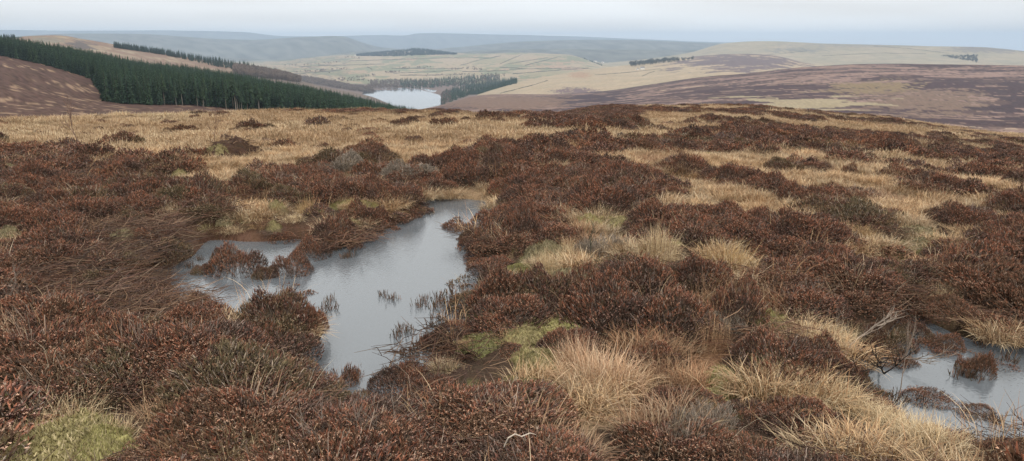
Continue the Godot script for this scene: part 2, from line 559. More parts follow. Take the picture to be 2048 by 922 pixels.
func spot(q: Vector2, x: float, y: float, rx: float, ry: float, w := 0.0) -> bool:
	return Vector2((q.x - x) / rx, (q.y - y) / ry).length() < 1.0 + w

# ---------------------------------------------------------------- colours of the land
func paint_moor(p: Vector3, q: Vector2) -> Color:
	var a := nz.get_noise_2d(p.x * .55, p.z * .55)
	var b := nz.get_noise_2d(p.x * 3.0, p.z * 3.0 + 55.0)
	var cv := cells.get_noise_2d(p.x * .42 + p.z * .25 + a * 26.0, p.z * .95 - p.x * .12 + b * 5.0)
	var st := nz.get_noise_2d(p.x * .5 + p.z * .3 + 200.0, p.z * 2.0)
	var c := Color(.072, .050, .053)
	if cv > -0.1: c = Color(.100, .070, .066)
	if cv > 0.22: c = Color(.245, .170, .145)
	if cv > 0.52: c = Color(.150, .105, .093)
	if cv > 0.74: c = Color(.36, .275, .205)
	if st > 0.34: c = Color(.23, .16, .13)
	if st < -0.34: c = Color(.070, .049, .053)
	if spot(q, 1010, 205, 150, 14, b * .8): c = Color(.17, .115, .09)
	if spot(q, 1760, 178, 90, 13, a + b): c = Color(.20, .15, .095)
	if spot(q, 1860, 205, 150, 22, a + b): c = Color(.17, .12, .095)
	if spot(q, 1620, 205, 110, 10, a * 2.0): c = Color(.29, .24, .16)
	if spot(q, 1195, 203, 45, 16, a * 2.0): c = Color(.066, .048, .054)
	if spot(q, 2030, 210, 50, 26, a * 2.0): c = Color(.066, .048, .052)
	return jig(c, 0.86 + 0.25 * nz.get_noise_2d(p.x * 12.0, p.z * 12.0))

func paint_pasture(p: Vector3, q: Vector2) -> Color:
	var a := nz.get_noise_2d(p.x * .3, p.z * .3)
	var b := nz.get_noise_2d(p.x * 2.0, p.z * 2.0)
	var c := Color(.335, .265, .185).lerp(Color(.285, .235, .165), clampf(a + .5, 0, 1))
	if spot(q, 1490, 123, 125, 18, a * 1.2 + b * .4): c = Color(.13, .10, .10)
	if spot(q, 1160, 150, 22, 6, b): c = Color(.28, .19, .13)
	if spot(q, 1150, 182, 45, 7, b): c = Color(.14, .10, .10)
	if q.x < 1230 and b > .3: c = Color(.27, .21, .14)
	return jig(c, 0.97 + 0.2 * b)

func paint_fields(p: Vector3, q: Vector2) -> Color:
	var a := nz.get_noise_2d(p.x * .2, p.z * .2)
	var b := nz.get_noise_2d(p.x * 1.5, p.z * 1.5)
	var cv := cells.get_noise_2d(p.x * 0.33, p.z * 0.2 + a * 30.0)
	var c := Color(.27, .255, .15)
	if cv > -0.4: c = Color(.33, .285, .18)
	if cv > 0.1: c = Color(.20, .215, .125)
	if cv > 0.5: c = Color(.34, .265, .17)
	if cv > 0.8: c = Color(.24, .20, .13)
	if q.x < 700.0 and b > .28: c = Color(.12, .11, .09)
	if q.y > 168.0: c = Color(.16, .13, .10)
	return jig(Color(c.r * .90, c.g * .83, c.b * .92), 0.97 + 0.2 * b)

func paint_east(p: Vector3, q: Vector2) -> Color:
	var a := nz.get_noise_2d(p.x * .15, p.z * .15)
	var b := nz.get_noise_2d(p.x * .8, p.z * .8)
	var c := Color(.29, .245, .18).lerp(Color(.235, .21, .155), clampf(a + .5, 0, 1))
	if spot(q, 1590, 100, 35, 4, b * 2.0): c = Color(.16, .15, .13)
	if spot(q, 1720, 90, 110, 4, b * 2.0): c = Color(.20, .18, .15)
	if spot(q, 1990, 98, 90, 7, b): c = Color(.17, .15, .13)
	return jig(c, 0.97 + 0.2 * b)

func paint_brae(p: Vector3, q: Vector2) -> Color:
	var a := nz.get_noise_2d(p.x * 1.0, p.z * 1.0)
	var b := nz.get_noise_2d(p.x * 7.0, p.z * 5.0)
	var c := Color(.082, .052, .043)
	if b + a * .6 > .44: c = Color(.19, .13, .09)
	return jig(c, 0.95 + 0.5 * nz.get_noise_2d(p.x * 30.0, p.z * 30.0) + .35 * b)

func paint_bracken(p: Vector3, q: Vector2) -> Color:
	var a := nz.get_noise_2d(p.x * .5, p.z * .5)
	var b := nz.get_noise_2d(p.x * 2.5, p.z * 2.5)
	var c := Color(.19, .135, .105).lerp(Color(.27, .22, .16), clampf(a * 1.6 + .3, 0, 1))
	if b > .2: c = Color(.17, .115, .085)
	if spot(q, 160, 92, 24, 9, b * 2.0): c = Color(.10, .085, .08)
	if spot(q, 95, 80, 35, 6, b): c = Color(.17, .15, .12)
	if q.x > 420.0 and q.y > 150.0: c = Color(.14, .11, .09)
	if q.x < 45.0 and q.y < 77.0: c = Color(.07, .08, .07)
	return jig(c, 0.97 + 0.25 * b)

func paint_ridge(p: Vector3, _q: Vector2) -> Color:
	var b := nz.get_noise_2d(p.x * .25, p.z * .25)
	return jig(Color(.12, .12, .105), 1.0 + 0.7 * b)

# ================================================================ the scene
func _ready() -> void:
	# camera
	var cam := Camera3D.new()
	cam.name = "camera"
	cam.position = EYE
	cam.rotation = Vector3(-PITCH, 0, 0)
	cam.fov = rad_to_deg(2.0 * atan(461.0 / F))
	cam.near = 0.05
	cam.far = 60000.0
	cam.current = true
	add_child(cam)
	nz.seed = 7
	nz.noise_type = FastNoiseLite.TYPE_SIMPLEX_SMOOTH
	nz.frequency = 0.02
	nz.fractal_octaves = 3
	cells.seed = 3
	cells.noise_type = FastNoiseLite.TYPE_CELLULAR
	cells.cellular_return_type = FastNoiseLite.RETURN_CELL_VALUE
	cells.frequency = 0.012
	rng.seed = 11
	# overcast sky, brighter overhead
	var e := Environment.new()
	e.background_mode = Environment.BG_SKY
	var sm := PanoramaSkyMaterial.new()
	sm.panorama = overcast()
	e.sky = Sky.new()
	e.sky.sky_material = sm
	e.tonemap_mode = Environment.TONE_MAPPER_LINEAR
	e.tonemap_exposure = 1.42
	e.fog_enabled = true
	e.fog_light_color = Color(.81, .90, 1.0)
	e.fog_density = 0.000075
	e.sdfgi_enabled = true
	e.ssao_enabled = true
	e.ssil_enabled = true
	var we := WorldEnvironment.new()
	we.name = "weather"
	we.environment = e
	add_child(we)
	var sun := DirectionalLight3D.new()
	sun.name = "sun"
	sun.light_energy = 0.5
	sun.light_color = Color(1.0, .96, .9)
	sun.light_angular_distance = 16.0
	sun.rotation_degrees = Vector3(-52, 25, 0)
	sun.shadow_enabled = true
	add_child(sun)
	materials()
	for q in POOL_A:
		var p := on_plane(q[0], q[1])
		pool_a.append(Vector2(p.x, p.z)); pool_a_px.append(Vector2(q[0], q[1]))
	for q in POOL_B:
		var p := on_plane(q[0], q[1])
		pool_b.append(Vector2(p.x, p.z)); pool_b_px.append(Vector2(q[0], q[1]))
	near_ground()
	water()
	far_land()
	trees()
	single_plants()
	moor_plants()

func overcast() -> ImageTexture:
	var w := 1024
	var h := 512
	var f := PackedFloat32Array()
	f.resize(w * h * 3)
	for y in h:
		var el := (0.5 - (y + 0.5) / h) * PI
		var up := maxf(sin(el), 0.0)
		for x in w:
			var k := 1.0 + 1.0 * pow(up, 1.15)
			var c := 1.0
			if el > -0.02:
				var az := TAU * x / w
				var d := Vector3(cos(az) * cos(el), sin(el) * 13.0, sin(az) * cos(el)) * 60.0
				var s := nz.get_noise_3dv(d) + 0.5 * nz.get_noise_3dv(d * Vector3(2, 5, 2))
				k *= 1.0 + 0.26 * s
				c = 1.0 - 0.02 * clampf(s * 1.5, -1, 1)
			var i := (y * w + x) * 3
			f[i] = SKY_LOW.r * k * c
			f[i + 1] = SKY_LOW.g * k
			f[i + 2] = SKY_LOW.b * k * (2.0 - c)
	return ImageTexture.create_from_image(Image.create_from_data(w, h, false, Image.FORMAT_RGBF, f.to_byte_array()))

func noise_tex(size: int, freq: float, normal := false, strength := 4.0, octaves := 4) -> NoiseTexture2D:
	var t := NoiseTexture2D.new()
	t.width = size
	t.height = size
	t.seamless = true
	var n := FastNoiseLite.new()
	n.seed = 5
	n.frequency = freq
	n.fractal_octaves = octaves
	t.noise = n
	t.as_normal_map = normal
	t.bump_strength = strength
	return t

func materials() -> void:
	M.plant = StandardMaterial3D.new()
	M.plant.vertex_color_use_as_albedo = true
	M.plant.roughness = 0.85
	M.plant.metallic_specular = 0.25
	M.grass = M.plant.duplicate()
	M.grass.roughness = 0.7
	M.grass.backlight_enabled = true
	M.grass.backlight = Color(.35, .35, .35)
	M.land = M.plant.duplicate()
	M.land.roughness = 0.95
	M.land.metallic_specular = 0.1
	M.soil = M.land.duplicate()
	M.soil.heightmap_enabled = true
	M.soil.heightmap_texture = noise_tex(512, 0.03, false, 4, 5)
	M.soil.heightmap_scale = 4.0
	M.soil.uv1_triplanar = true
	M.soil.uv1_world_triplanar = true
	M.soil.uv1_scale = Vector3(1.3, 1.3, 1.3)
	M.water = StandardMaterial3D.new()
	M.water.albedo_color = Color(.100, .112, .124).linear_to_srgb()
	M.water.roughness = 0.06
	M.water.metallic_specular = 0.7
	M.water.normal_enabled = true
	M.water.normal_texture = noise_tex(512, 0.035, true, 3.0, 3)
	M.water.normal_scale = 0.32
	M.water.uv1_triplanar = true
	M.water.uv1_world_triplanar = true
	M.water.uv1_scale = Vector3(1.6, 1.6, 1.6)
	M.lake = M.water.duplicate()
	M.lake.albedo_color = Color(.06, .075, .085).linear_to_srgb()
	M.lake.roughness = 0.05
	M.lake.normal_scale = 0.04
	M.lake.uv1_scale = Vector3(.05, .05, .05)

# ---------------------------------------------------------------- ground and water
func near_ground() -> void:
	var az := []
	for k in 20: az.append(lerpf(-PI, -0.85, k / 20.0))
	for k in 380: az.append(lerpf(-0.85, 0.85, k / 380.0))
	for k in 21: az.append(lerpf(0.85, PI, k / 20.0))
	var m := MB.new()
	var nv := 230
	for a in az:
		for j in nv + 1:
			var r := 0.9 * pow(140.0 / 0.9, float(j) / nv)
			var x: float = r * sin(a)
			var z: float = -r * cos(a)
			var h := ground_h(x, z)
			m.v.append(Vector3(x, h, z))
			var c := Color(.060, .041, .030)
			var k := cover(x, h, z) if absf(a) < 0.86 and r > 2.0 else "H"
			match k:
				"F": c = Color(.24, .165, .10)
				"G": c = Color(.20, .14, .085)
				"R": c = Color(.15, .085, .05)
				"S": c = Color(.12, .11, .05)
				"L": c = Color(.085, .05, .035)
			m.c.append(jig(c, 1.0 + 0.5 * nz.get_noise_2d(x * 90.0, z * 90.0)))
	grid(m, az.size() - 1, nv, "moor_ground", "peaty moor ground under heather and straw grass", M.soil)

func water_sheet(called: String, label: String, poly: PackedVector2Array, grow: float, y: float, mat: Material) -> void:
	var big: PackedVector2Array = Geometry2D.offset_polygon(poly, grow)[0]
	var ids := Geometry2D.triangulate_polygon(big)
	var m := MB.new()
	for q in big:
		m.v.append(Vector3(q.x, y, q.y)); m.c.append(Color.WHITE); m.n.append(Vector3.UP)
	m.ix.append_array(ids)
	tag(top(called, m.mesh(mat)), label, "", "", "structure")

func water() -> void:
	water_sheet("pool_water", "grey sky-lit water of the long bog pool among heather", pool_a, 0.55, 0.0, M.water)
	water_sheet("bog_pool_water", "pale water of the bog pool strewn with bare branches", pool_b, 0.55, 0.0, M.water)

# ---------------------------------------------------------------- far land
var brae := {}
var bracken := {}
var fields := {}
var pasture := {}
var moor := {}
var east := {}
const LAKE_Y := -186.0

func far_land() -> void:
	brae = sheet([
		[-600, [120, 250], [250, 195], [450, 140], [700, 88], [1000, 74]],
		[-250, [120, 250], [250, 200], [450, 145], [700, 98], [1000, 84]],
		[0, [120, 250], [250, 207], [450, 152], [700, 110], [1000, 98]],
		[100, [120, 252], [250, 214], [420, 180], [620, 132], [1000, 112]],
		[200, [120, 256], [300, 222], [400, 203], [520, 165], [1000, 128]],
		[300, [120, 262], [300, 228], [400, 209], [600, 175], [1000, 147]],
		[400, [120, 270], [300, 233], [400, 213], [650, 180], [1000, 158]],
		[600, [120, 290], [300, 255], [400, 236], [700, 204], [1000, 192]],
		[760, [120, 310], [300, 290], [400, 270], [700, 240], [1000, 224]],
		[1000, [120, 340], [300, 330], [400, 320], [700, 290], [1000, 270]]], 0.6)
	draw_sheet(brae, "near_hillside", "brown heather hillside below the conifer plantation", 240, 110, paint_brae)
	bracken = sheet([
		[-600, [900, 140], [1400, 100], [1900, 76]],
		[0, [900, 150], [1400, 110], [1900, 76]],
		[60, [900, 155], [1400, 110], [1900, 72]],
		[130, [900, 160], [1400, 110], [1900, 70]],
		[170, [900, 165], [1400, 115], [1900, 77]],
		[250, [900, 175], [1400, 130], [1900, 91]],
		[330, [900, 185], [1400, 145], [1900, 106]],
		[420, [900, 195], [1400, 160], [1900, 121]],
		[500, [950, 205], [1450, 172], [1900, 131]],
		[560, [1000, 215], [1500, 185], [1900, 150]],
		[640, [1100, 225], [1600, 196], [1950, 172]],
		[740, [1200, 240], [1700, 215], [2000, 192]],
		[820, [1300, 260], [1800, 240], [2050, 222]]], 0.8, 0.2)
	draw_sheet(bracken, "bracken_hill", "brown bracken hill rising behind the conifer plantation", 220, 70, paint_bracken)
	fields = sheet([
		[420, [1800, 205], [2600, 175], [3100, 160], [3600, 150], [4500, 138], [6000, 128], [7000, 124]],
		[560, [1800, 205], [2600, 178], [3100, 165], [3600, 152], [4500, 138], [6000, 128], [7000, 122]],
		[640, [1800, 210], [2600, 184], [3100, 168], [3600, 156], [4500, 140], [6000, 122], [7000, 113]],
		[720, [1800, 225], [2600, 194], [3050, 177], [3600, 165], [4500, 143], [6000, 117], [7000, 108]],
		[738, [1800, 245], [2600, 206], [3020, 178], [3600, 166], [4500, 143], [6000, 116], [7000, 106]],
		[800, [1800, 250], [2600, 210], [3010, 178], [3600, 166], [4500, 143], [6000, 114], [7000, 101]],
		[835, [1800, 250], [2600, 210], [3010, 178], [3600, 165], [4500, 142], [6000, 112], [7000, 98]],
		[870, [1800, 245], [2600, 206], [2750, 187], [3600, 164], [4500, 141], [6000, 112], [7000, 101]],
		[890, [1800, 222], [2400, 194], [2750, 184], [3600, 163], [4500, 140], [6000, 112], [7000, 104]],
		[950, [1800, 215], [2400, 192], [2900, 180], [3600, 161], [4500, 138], [6000, 112], [6800, 107]],
		[1040, [1800, 212], [2400, 190], [2900, 176], [3600, 158], [4500, 136], [6000, 110], [6600, 106]],
		[1140, [1800, 210], [2400, 190], [2900, 175], [3600, 156], [4500, 136], [6000, 113], [6300, 111]],
		[1190, [1800, 205], [2400, 185], [2900, 172], [3600, 154], [4500, 138], [6000, 126], [6300, 125]],
		[1260, [1800, 205], [2400, 185], [2900, 172], [3600, 154], [4500, 142], [6000, 133], [6300, 132]],
		[1600, [1800, 205], [2400, 185], [2900, 172], [3600, 160], [4500, 152], [6000, 144], [6300, 143]]], 0.7)
	draw_sheet(fields, "valley_fields", "pale green and straw fields across the valley behind the reservoir", 330, 190, paint_fields)
	pasture = sheet([
		[880, [1850, 224], [2150, 216], [2400, 210], [2500, 208]],
		[930, [1850, 216], [2150, 205], [2400, 198], [2500, 196]],
		[980, [1850, 208], [2150, 195], [2450, 183], [2550, 181]],
		[1040, [1850, 202], [2250, 182], [2650, 167], [2750, 164]],
		[1120, [1850, 196], [2400, 168], [2950, 152], [3100, 149]],
		[1200, [1850, 190], [2500, 162], [3150, 142], [3350, 137]],
		[1300, [1900, 178], [2700, 150], [3400, 130], [3600, 126]],
		[1370, [1900, 168], [2800, 140], [3600, 118], [3800, 115]],
		[1450, [1900, 160], [2900, 132], [3700, 112], [3900, 109]],
		[1540, [1900, 158], [2900, 134], [3700, 113], [3900, 111]],
		[1610, [1900, 156], [2900, 142], [3700, 127], [3900, 126]],
		[1700, [1900, 156], [2900, 150], [3700, 140], [3900, 139]]], 0.7)
	draw_sheet(pasture, "pale_pasture_hill", "pale grass hillside with a purple heather knoll beyond the reservoir", 280, 110, paint_pasture)
	east = sheet([
		[1180, [3900, 160], [5000, 140], [5900, 128]],
		[1300, [3900, 150], [5000, 132], [5900, 118]],
		[1380, [3900, 145], [5000, 122], [5900, 105]],
		[1440, [3900, 142], [5000, 112], [5900, 88]],
		[1520, [3900, 142], [5000, 110], [5900, 83]],
		[1640, [3900, 142], [5000, 112], [5900, 87]],
		[1800, [3900, 142], [5000, 114], [5900, 91]],
		[1960, [3900, 142], [5000, 118], [5900, 94]],
		[2048, [3900, 144], [5000, 122], [5900, 102]],
		[2600, [3900, 146], [5000, 128], [5900, 112]]], 0.5)
	draw_sheet(east, "flat_topped_hill", "long pale flat topped hill against the sky", 240, 60, paint_east)
	moor = sheet([
		[800, [450, 300], [800, 260], [1150, 240], [1400, 228], [1600, 224]],
		[880, [450, 280], [800, 240], [1150, 222], [1400, 213], [1600, 210]],
		[960, [450, 270], [800, 232], [1150, 210], [1450, 195], [1650, 190]],
		[1100, [450, 265], [800, 228], [1150, 208], [1450, 194], [1650, 189]],
		[1200, [450, 262], [800, 226], [1150, 205], [1450, 190], [1650, 184]],
		[1300, [450, 260], [800, 222], [1150, 196], [1450, 177], [1650, 170]],
		[1400, [450, 258], [800, 218], [1150, 187], [1450, 164], [1650, 155]],
		[1500, [450, 258], [800, 216], [1150, 182], [1450, 157], [1650, 147]],
		[1600, [450, 260], [800, 216], [1150, 178], [1450, 148], [1700, 135]],
		[1720, [450, 265], [800, 218], [1150, 176], [1450, 145], [1750, 128]],
		[1880, [450, 275], [800, 226], [1150, 180], [1450, 148], [1800, 128]],
		[2048, [450, 285], [800, 235], [1150, 186], [1450, 152], [1800, 130]],
		[2600, [450, 300], [800, 250], [1150, 198], [1450, 160], [1800, 136]]], 0.7)
	draw_sheet(moor, "patchwork_moor", "purple brown moorside patched with burnt and straw strips", 420, 150, paint_moor)
	var ridges := [
		["hazy_hills", "dim blue hills in haze behind the wooded knoll", 7600.0, [[-500, 100], [0, 100], [300, 104], [420, 112], [560, 118], [640, 112], [700, 103], [760, 101], [900, 104], [950, 100], [1050, 97], [1200, 98], [1350, 99], [1450, 101], [1700, 110]]],
		["blue_hills", "blue hills with a long level crest in the haze", 10500.0, [[-500, 76], [0, 75], [60, 70], [150, 66], [300, 67], [370, 72], [450, 77], [520, 78], [600, 73], [690, 71], [730, 84], [765, 93], [850, 98], [900, 94], [1000, 85], [1100, 80], [1250, 79], [1400, 84], [1480, 88], [1700, 96]]],
		["horizon_hills", "faintest hills on the horizon under the cloud", 19000.0, [[-500, 58], [0, 58], [150, 60], [350, 60], [500, 63], [560, 70], [660, 71], [760, 68], [815, 69], [835, 65], [910, 65], [970, 67], [1120, 71], [1250, 76], [1400, 82], [1480, 85], [1800, 96]]]]
	for a in ridges:
		var cols := []
		for q in a[3]: cols.append([q[0], [a[2] * 0.8, q[1] + 45], [a[2] * 0.92, q[1] + 14], [a[2], q[1]]])
		draw_sheet(sheet(cols, 0.5), a[0], a[1], 240, 16, paint_ridge)
	# reservoir
	var lake := PackedVector2Array()
	for q in [[690, 240], [732, 181], [733, 176], [840, 176], [882, 183], [884, 215], [886, 240]]:
		var p := on_plane(q[0], q[1], LAKE_Y)
		lake.append(Vector2(p.x, p.z))
	water_sheet("reservoir_water", "silver water of the reservoir in the valley", lake, 5.0, LAKE_Y, M.lake)
	# the plain below everything, out to the horizon
	var m := MB.new()
	var col := Color(.16, .15, .11)
	for k in 64:
		var a0 := TAU * k / 64
		var a1 := TAU * (k + 1) / 64
		m.tri(Vector3(0, -330, 0), Vector3(cos(a0), 0, sin(a0)) * 20500.0 + Vector3(0, -330, 0), Vector3(cos(a1), 0, sin(a1)) * 20500.0 + Vector3(0, -330, 0), col)
	tag(top("lowland_ground", m.mesh(M.land)), "low ground under the hills out to the horizon", "", "", "structure")

# ---------------------------------------------------------------- trees
func trees() -> void:
	var kinds := []
	for k in 5:
		kinds.append(conifer(rng.randf_range(14.0, 17.0), rng.randf_range(2.1, 2.7), [0.05, 0.1, 0.42, 0.05, 0.5][k], [Color(.058, .094, .052), Color(.046, .078, .048), Color(.062, .094, .050), Color(.040, .070, .046), Color(.056, .088, .050)][k], Color(.10, .08, .065) if k < 2 or k == 3 else Color(.22, .19, .16)))
	var protos := []
	var says := ["dark green spruce at the plantation edge with branches to the ground", "bushy deep green spruce at the plantation edge", "conifer with a pale bare lower trunk at the plantation edge", "narrow blackish green spruce at the plantation edge", "tall conifer with a long pale bare trunk at the plantation edge"]
	for k in 5:
		var o := top("conifer_tree")
		part("trunk", kinds[k][0], o)
		part("crown", kinds[k][1], o)
		tag(o, says[k], "tree", "conifers along the plantation edge" if k < 5 else "")
		protos.append(o)
	var used := [false, false, false, false, false]
	var all := []
	var px := -300.0
	while px < 830.0:
		var r := 385.0
		while r < 985.0:
			var p0 := px + rng.randf_range(-4, 4)
			var rr := r + rng.randf_range(-2.5, 2.5)
			var lim := along([[-400, 860], [-100, 760], [0, 700], [100, 620], [186, 520], [196, 440], [206, 392], [260, 388], [900, 390]], p0)
			lim += 14.0 * nz.get_noise_2d(p0 * 3.0, 40.0)
			if rr > lim and rng.randf() < 0.88:
				all.append([p0, rr, rr - lim])
			r += 4.2
		px += 7.5
	all.sort_custom(func(a, b): return a[2] / 12.0 + a[1] / 100.0 < b[2] / 12.0 + b[1] / 100.0)
	var rest := [[], [], [], [], []]
	var count := 0
	for a in all:
		var az := col_az(a[0])
		var dist: float = a[1]
		var p := Vector3(dist * sin(az), 0, -dist * cos(az))
		p.y = sheet_height(brae, a[0], dist)
		var k := rng.randi() % 2 if rng.randf() < 0.7 else 3
		if a[2] < 9.0 and a[0] > 320.0 and a[0] < 520.0: k = 2 if rng.randf() < 0.3 else (4 if rng.randf() < .25 else 1)
		var s := rng.randf_range(0.52, 1.0)
		var xf := turned(p, rng.randf() * TAU, Vector3(s, s * rng.randf_range(.9, 1.1), s), rng.randf_range(-.03, .03))
		var scr := pix(p + Vector3(0, 14, 0))
		if count < 290 and scr.x > -20 and scr.x < 800 and scr.y < 210.0:
			var o: Node3D = protos[k] if not used[k] else copy(protos[k])
			used[k] = true
			o.transform = xf
			count += 1
		else:
			rest[k].append([xf, tint(.25, .05)])
	for k in 5:
		if not used[k]: protos[k].queue_free()
		var both := MB.new()
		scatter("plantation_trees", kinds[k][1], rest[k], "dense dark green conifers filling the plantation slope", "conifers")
		if k == 2 or k == 4: scatter("plantation_trunks", kinds[k][0], rest[k], "pale trunks inside the plantation", "conifers")
	# the strip of conifers along the bracken hill, and the far woods
	var strip := []
	for i in 520:
		var x := rng.randf_range(235, 545)
		var y0 := along([[200, 88], [330, 105], [420, 119], [500, 130], [545, 142]], x)
		var deep := along([[200, 0.5], [330, 3.0], [420, 10.0], [545, 16.0]], x)
		var p := sheet_pixel_fast(bracken, x, y0 + rng.randf() * deep + 2.0)
		var s := rng.randf_range(0.6, 0.95)
		strip.append([turned(p, rng.randf() * TAU, Vector3(s, s, s)), tint(.3)])
	for i in 60:
		var p := sheet_pixel_fast(bracken, rng.randf_range(-40, 42), 77.0)
		strip.append([turned(p, 0, Vector3(.6, .6, .6)), tint(.3)])
	scatter("hill_conifers", kinds[1][1], strip, "thin strip of conifers along the crest of the bracken hill", "conifers")
	var bare := bare_tree(11.0, Color(.15, .115, .095))
	var wood := []
	var pines := []
	for i in 2400:      # bare woods round the head of the reservoir
		var x := rng.randf_range(470, 745)
		var lo := along([[470, 150], [560, 160], [640, 172], [745, 188]], x)
		var hi := along([[470, 136], [560, 148], [640, 160], [700, 172], [745, 178]], x)
		var p := sheet_pixel_fast(fields if x > 600 else bracken, x, rng.randf_range(hi, lo))
		var s := rng.randf_range(.7, 1.2)
		wood.append([turned(p, rng.randf() * TAU, Vector3(s, s, s)), tint(.35)])
	for i in 1200:      # wood on the far shore
		var x := rng.randf_range(735, 1000)
		var y := along([[735, 172], [860, 170], [1000, 160]], x) + rng.randf_range(-9, 6)
		var p := sheet_pixel_fast(fields, x, y)
		var s := rng.randf_range(.8, 1.3)
		(wood if rng.randf() < 0.2 or x < 800 else pines).append([turned(p, rng.randf() * TAU, Vector3(s, s, s)), tint(.3)])
	for i in 1700:      # conifer wood on the point beyond the water
		var x := rng.randf_range(880, 1034)
		var hi := along([[880, 190], [930, 172], [1034, 160]], x)
		var lo := along([[880, 212], [940, 190], [1034, 167]], x)
		var p := sheet_pixel_fast(fields if rng.randf() < .5 else pasture, x, rng.randf_range(hi, lo))
		if p.y < LAKE_Y + 1.0: continue
		var s := rng.randf_range(.8, 1.2)
		(wood if x < 900 and rng.randf() < .5 else pines).append([turned(p, rng.randf() * TAU, Vector3(s, s, s)), tint(.3)])
	var knoll := []
	for i in 1500:      # wooded knoll on the skyline of the fields
		var x := rng.randf_range(715, 915)
		var hi := along([[715, 109], [760, 104], [830, 99], [870, 102], [915, 107]], x)
		var y := rng.randf_range(hi, along([[715, 112], [780, 113], [860, 110], [915, 109]], x))
		var p := sheet_pixel_fast(fields, x, y)
		var s := rng.randf_range(1.2, 2.0)
		knoll.append([turned(p, rng.randf() * TAU, Vector3(s * 1.5, s * along([[715, .4], [820, .7], [830, 1.1], [850, .9], [915, .4]], x), s * 1.5)), tint(.3)])
	var dots := []
	var gap := []
	for h in [[540, 150, 700, 138, 45], [570, 132, 680, 126, 30], [680, 160, 760, 150, 40], [770, 146, 800, 144, 30], [730, 128, 745, 142, 16], [800, 138, 860, 136, 30], [900, 140, 960, 136, 30], [945, 139, 970, 142, 18], [600, 170, 730, 160, 60], [690, 115, 720, 118, 18], [640, 140, 660, 148, 14], [850, 152, 1000, 150, 40], [960, 155, 1010, 152, 20]]:
		for i in h[4]:
			var f := rng.randf()
			var p := sheet_pixel_fast(fields, lerpf(h[0], h[2], f) + rng.randf_range(-4, 4), lerpf(h[1], h[3], f) + rng.randf_range(-1.5, 1.5))
			var s := rng.randf_range(.5, 1.1)
			dots.append([turned(p, rng.randf() * TAU, Vector3(s, s, s)), tint(.3)])
	for i in 210:      # wood at the gap between field hill and pasture
		var x := rng.randf_range(1210, 1385)
		var p := sheet_pixel_fast(fields if x < 1260 else pasture, x, along([[1210, 126], [1260, 131], [1385, 117]], x) + rng.randf_range(-1.5, 3.0))
		var s := rng.randf_range(.35, 1.15) * along([[1210, .6], [1250, 1.0], [1320, 1.0], [1385, .45]], x)
		gap.append([turned(p, rng.randf() * TAU, Vector3(s * 1.7, s * 1.2, s * 1.7)), tint(.3)])
	for i in 60:
		var x := rng.randf_range(1165, 1205)
		var p := sheet_pixel_fast(fields, x, along([[1165, 117], [1205, 132]], x))
		knoll.append([turned(p, rng.randf() * TAU, Vector3(.9, .9, .9)), tint(.3)])
	for i in 170:      # wood wedged in the fold of the flat topped hill
		var x := 1875.0 + 75.0 * sqrt(rng.randf())
		var p := sheet_pixel_fast(east, x, lerpf(112.0, lerpf(113.0, 126.0, (x - 1875.0) / 75.0), rng.randf()))
		var s := rng.randf_range(.35, .9)
		gap.append([turned(p, rng.randf() * TAU, Vector3(s * 1.3, s, s * 1.3)), tint(.3)])
	scatter("bare_woodland", bare, wood, "bare brown woodland along the reservoir shore", "woodland")
	scatter("shore_conifers", kinds[0][1], pines, "dark conifer wood on the far shore of the reservoir", "conifers")
	scatter("knoll_woodland", kinds[3][1], knoll, "dim blue green wood crowning the knoll above the valley fields", "woodland")
	scatter("gap_woodland", bare_tree(15.0, Color(.055, .062, .055)), gap, "dim dark woods in the gap between the hills and on the flat topped hill", "woodland")
	scatter("hedgerow_trees", bare, dots, "small bare trees dotted along the field edges", "trees")

func sheet_pixel_fast(s: Dictionary, px: float, py: float) -> Vector3:
	var lo := 0.0
	var hi: float = s.n - 2.0
	for k in 14:
		var mid := (lo + hi) / 2.0
		if pix(sheet_at(s, px, mid)).y > py: lo = mid
		else: hi = mid
	return sheet_at(s, px, lo)

# ---------------------------------------------------------------- moor plants
var clearings := []     # [where, radius, how much lower plants in front must keep]

func cleared(x: float, z: float) -> int:
	var out := 0
	for c in clearings:
		var w: Vector2 = c[0]
		var r: float = c[1]
		if Vector2(x, z).distance_to(w) < r * .72: return 2
		if c[2]:
			for s in [1.0, 1.05, 1.10]:
				if Vector2(x * s, z * s).distance_to(w) < r: out = 1
	return out

func hidden_from_photo(q: Vector2) -> bool:
	return q.x < -60 or q.x > 2108 or q.y > 1010 or q.y < 150

func straw_tint(x: float, z: float) -> Color:
	var a := nz.get_noise_2d(x * 7.0, z * 7.0 + 13.0)
	var k := rng.randf_range(.66, 1.05) * (1.0 + .35 * a)
	return Color(k, k * (1.0 + .12 * a), k * (1.0 + .2 * a))

func feature(label: String) -> String:
	var out := []
	for w in label.split(" "):
		if out.size() > 0 and w in ["beside", "above", "below", "on", "in", "at", "by", "of", "with", "ringed", "among", "under", "behind", "between", "along", "tucked", "spilling", "sunk", "over", "near", "poking", "mixed", "beyond", "stepping", "glimpsed", "bulging", "reaching", "overhanging", "trailing", "against", "next", "drooping", "alone", "off", "and", "showing"]: break
		out.append(w)
		if out.size() == 5: break
	return " ".join(out)

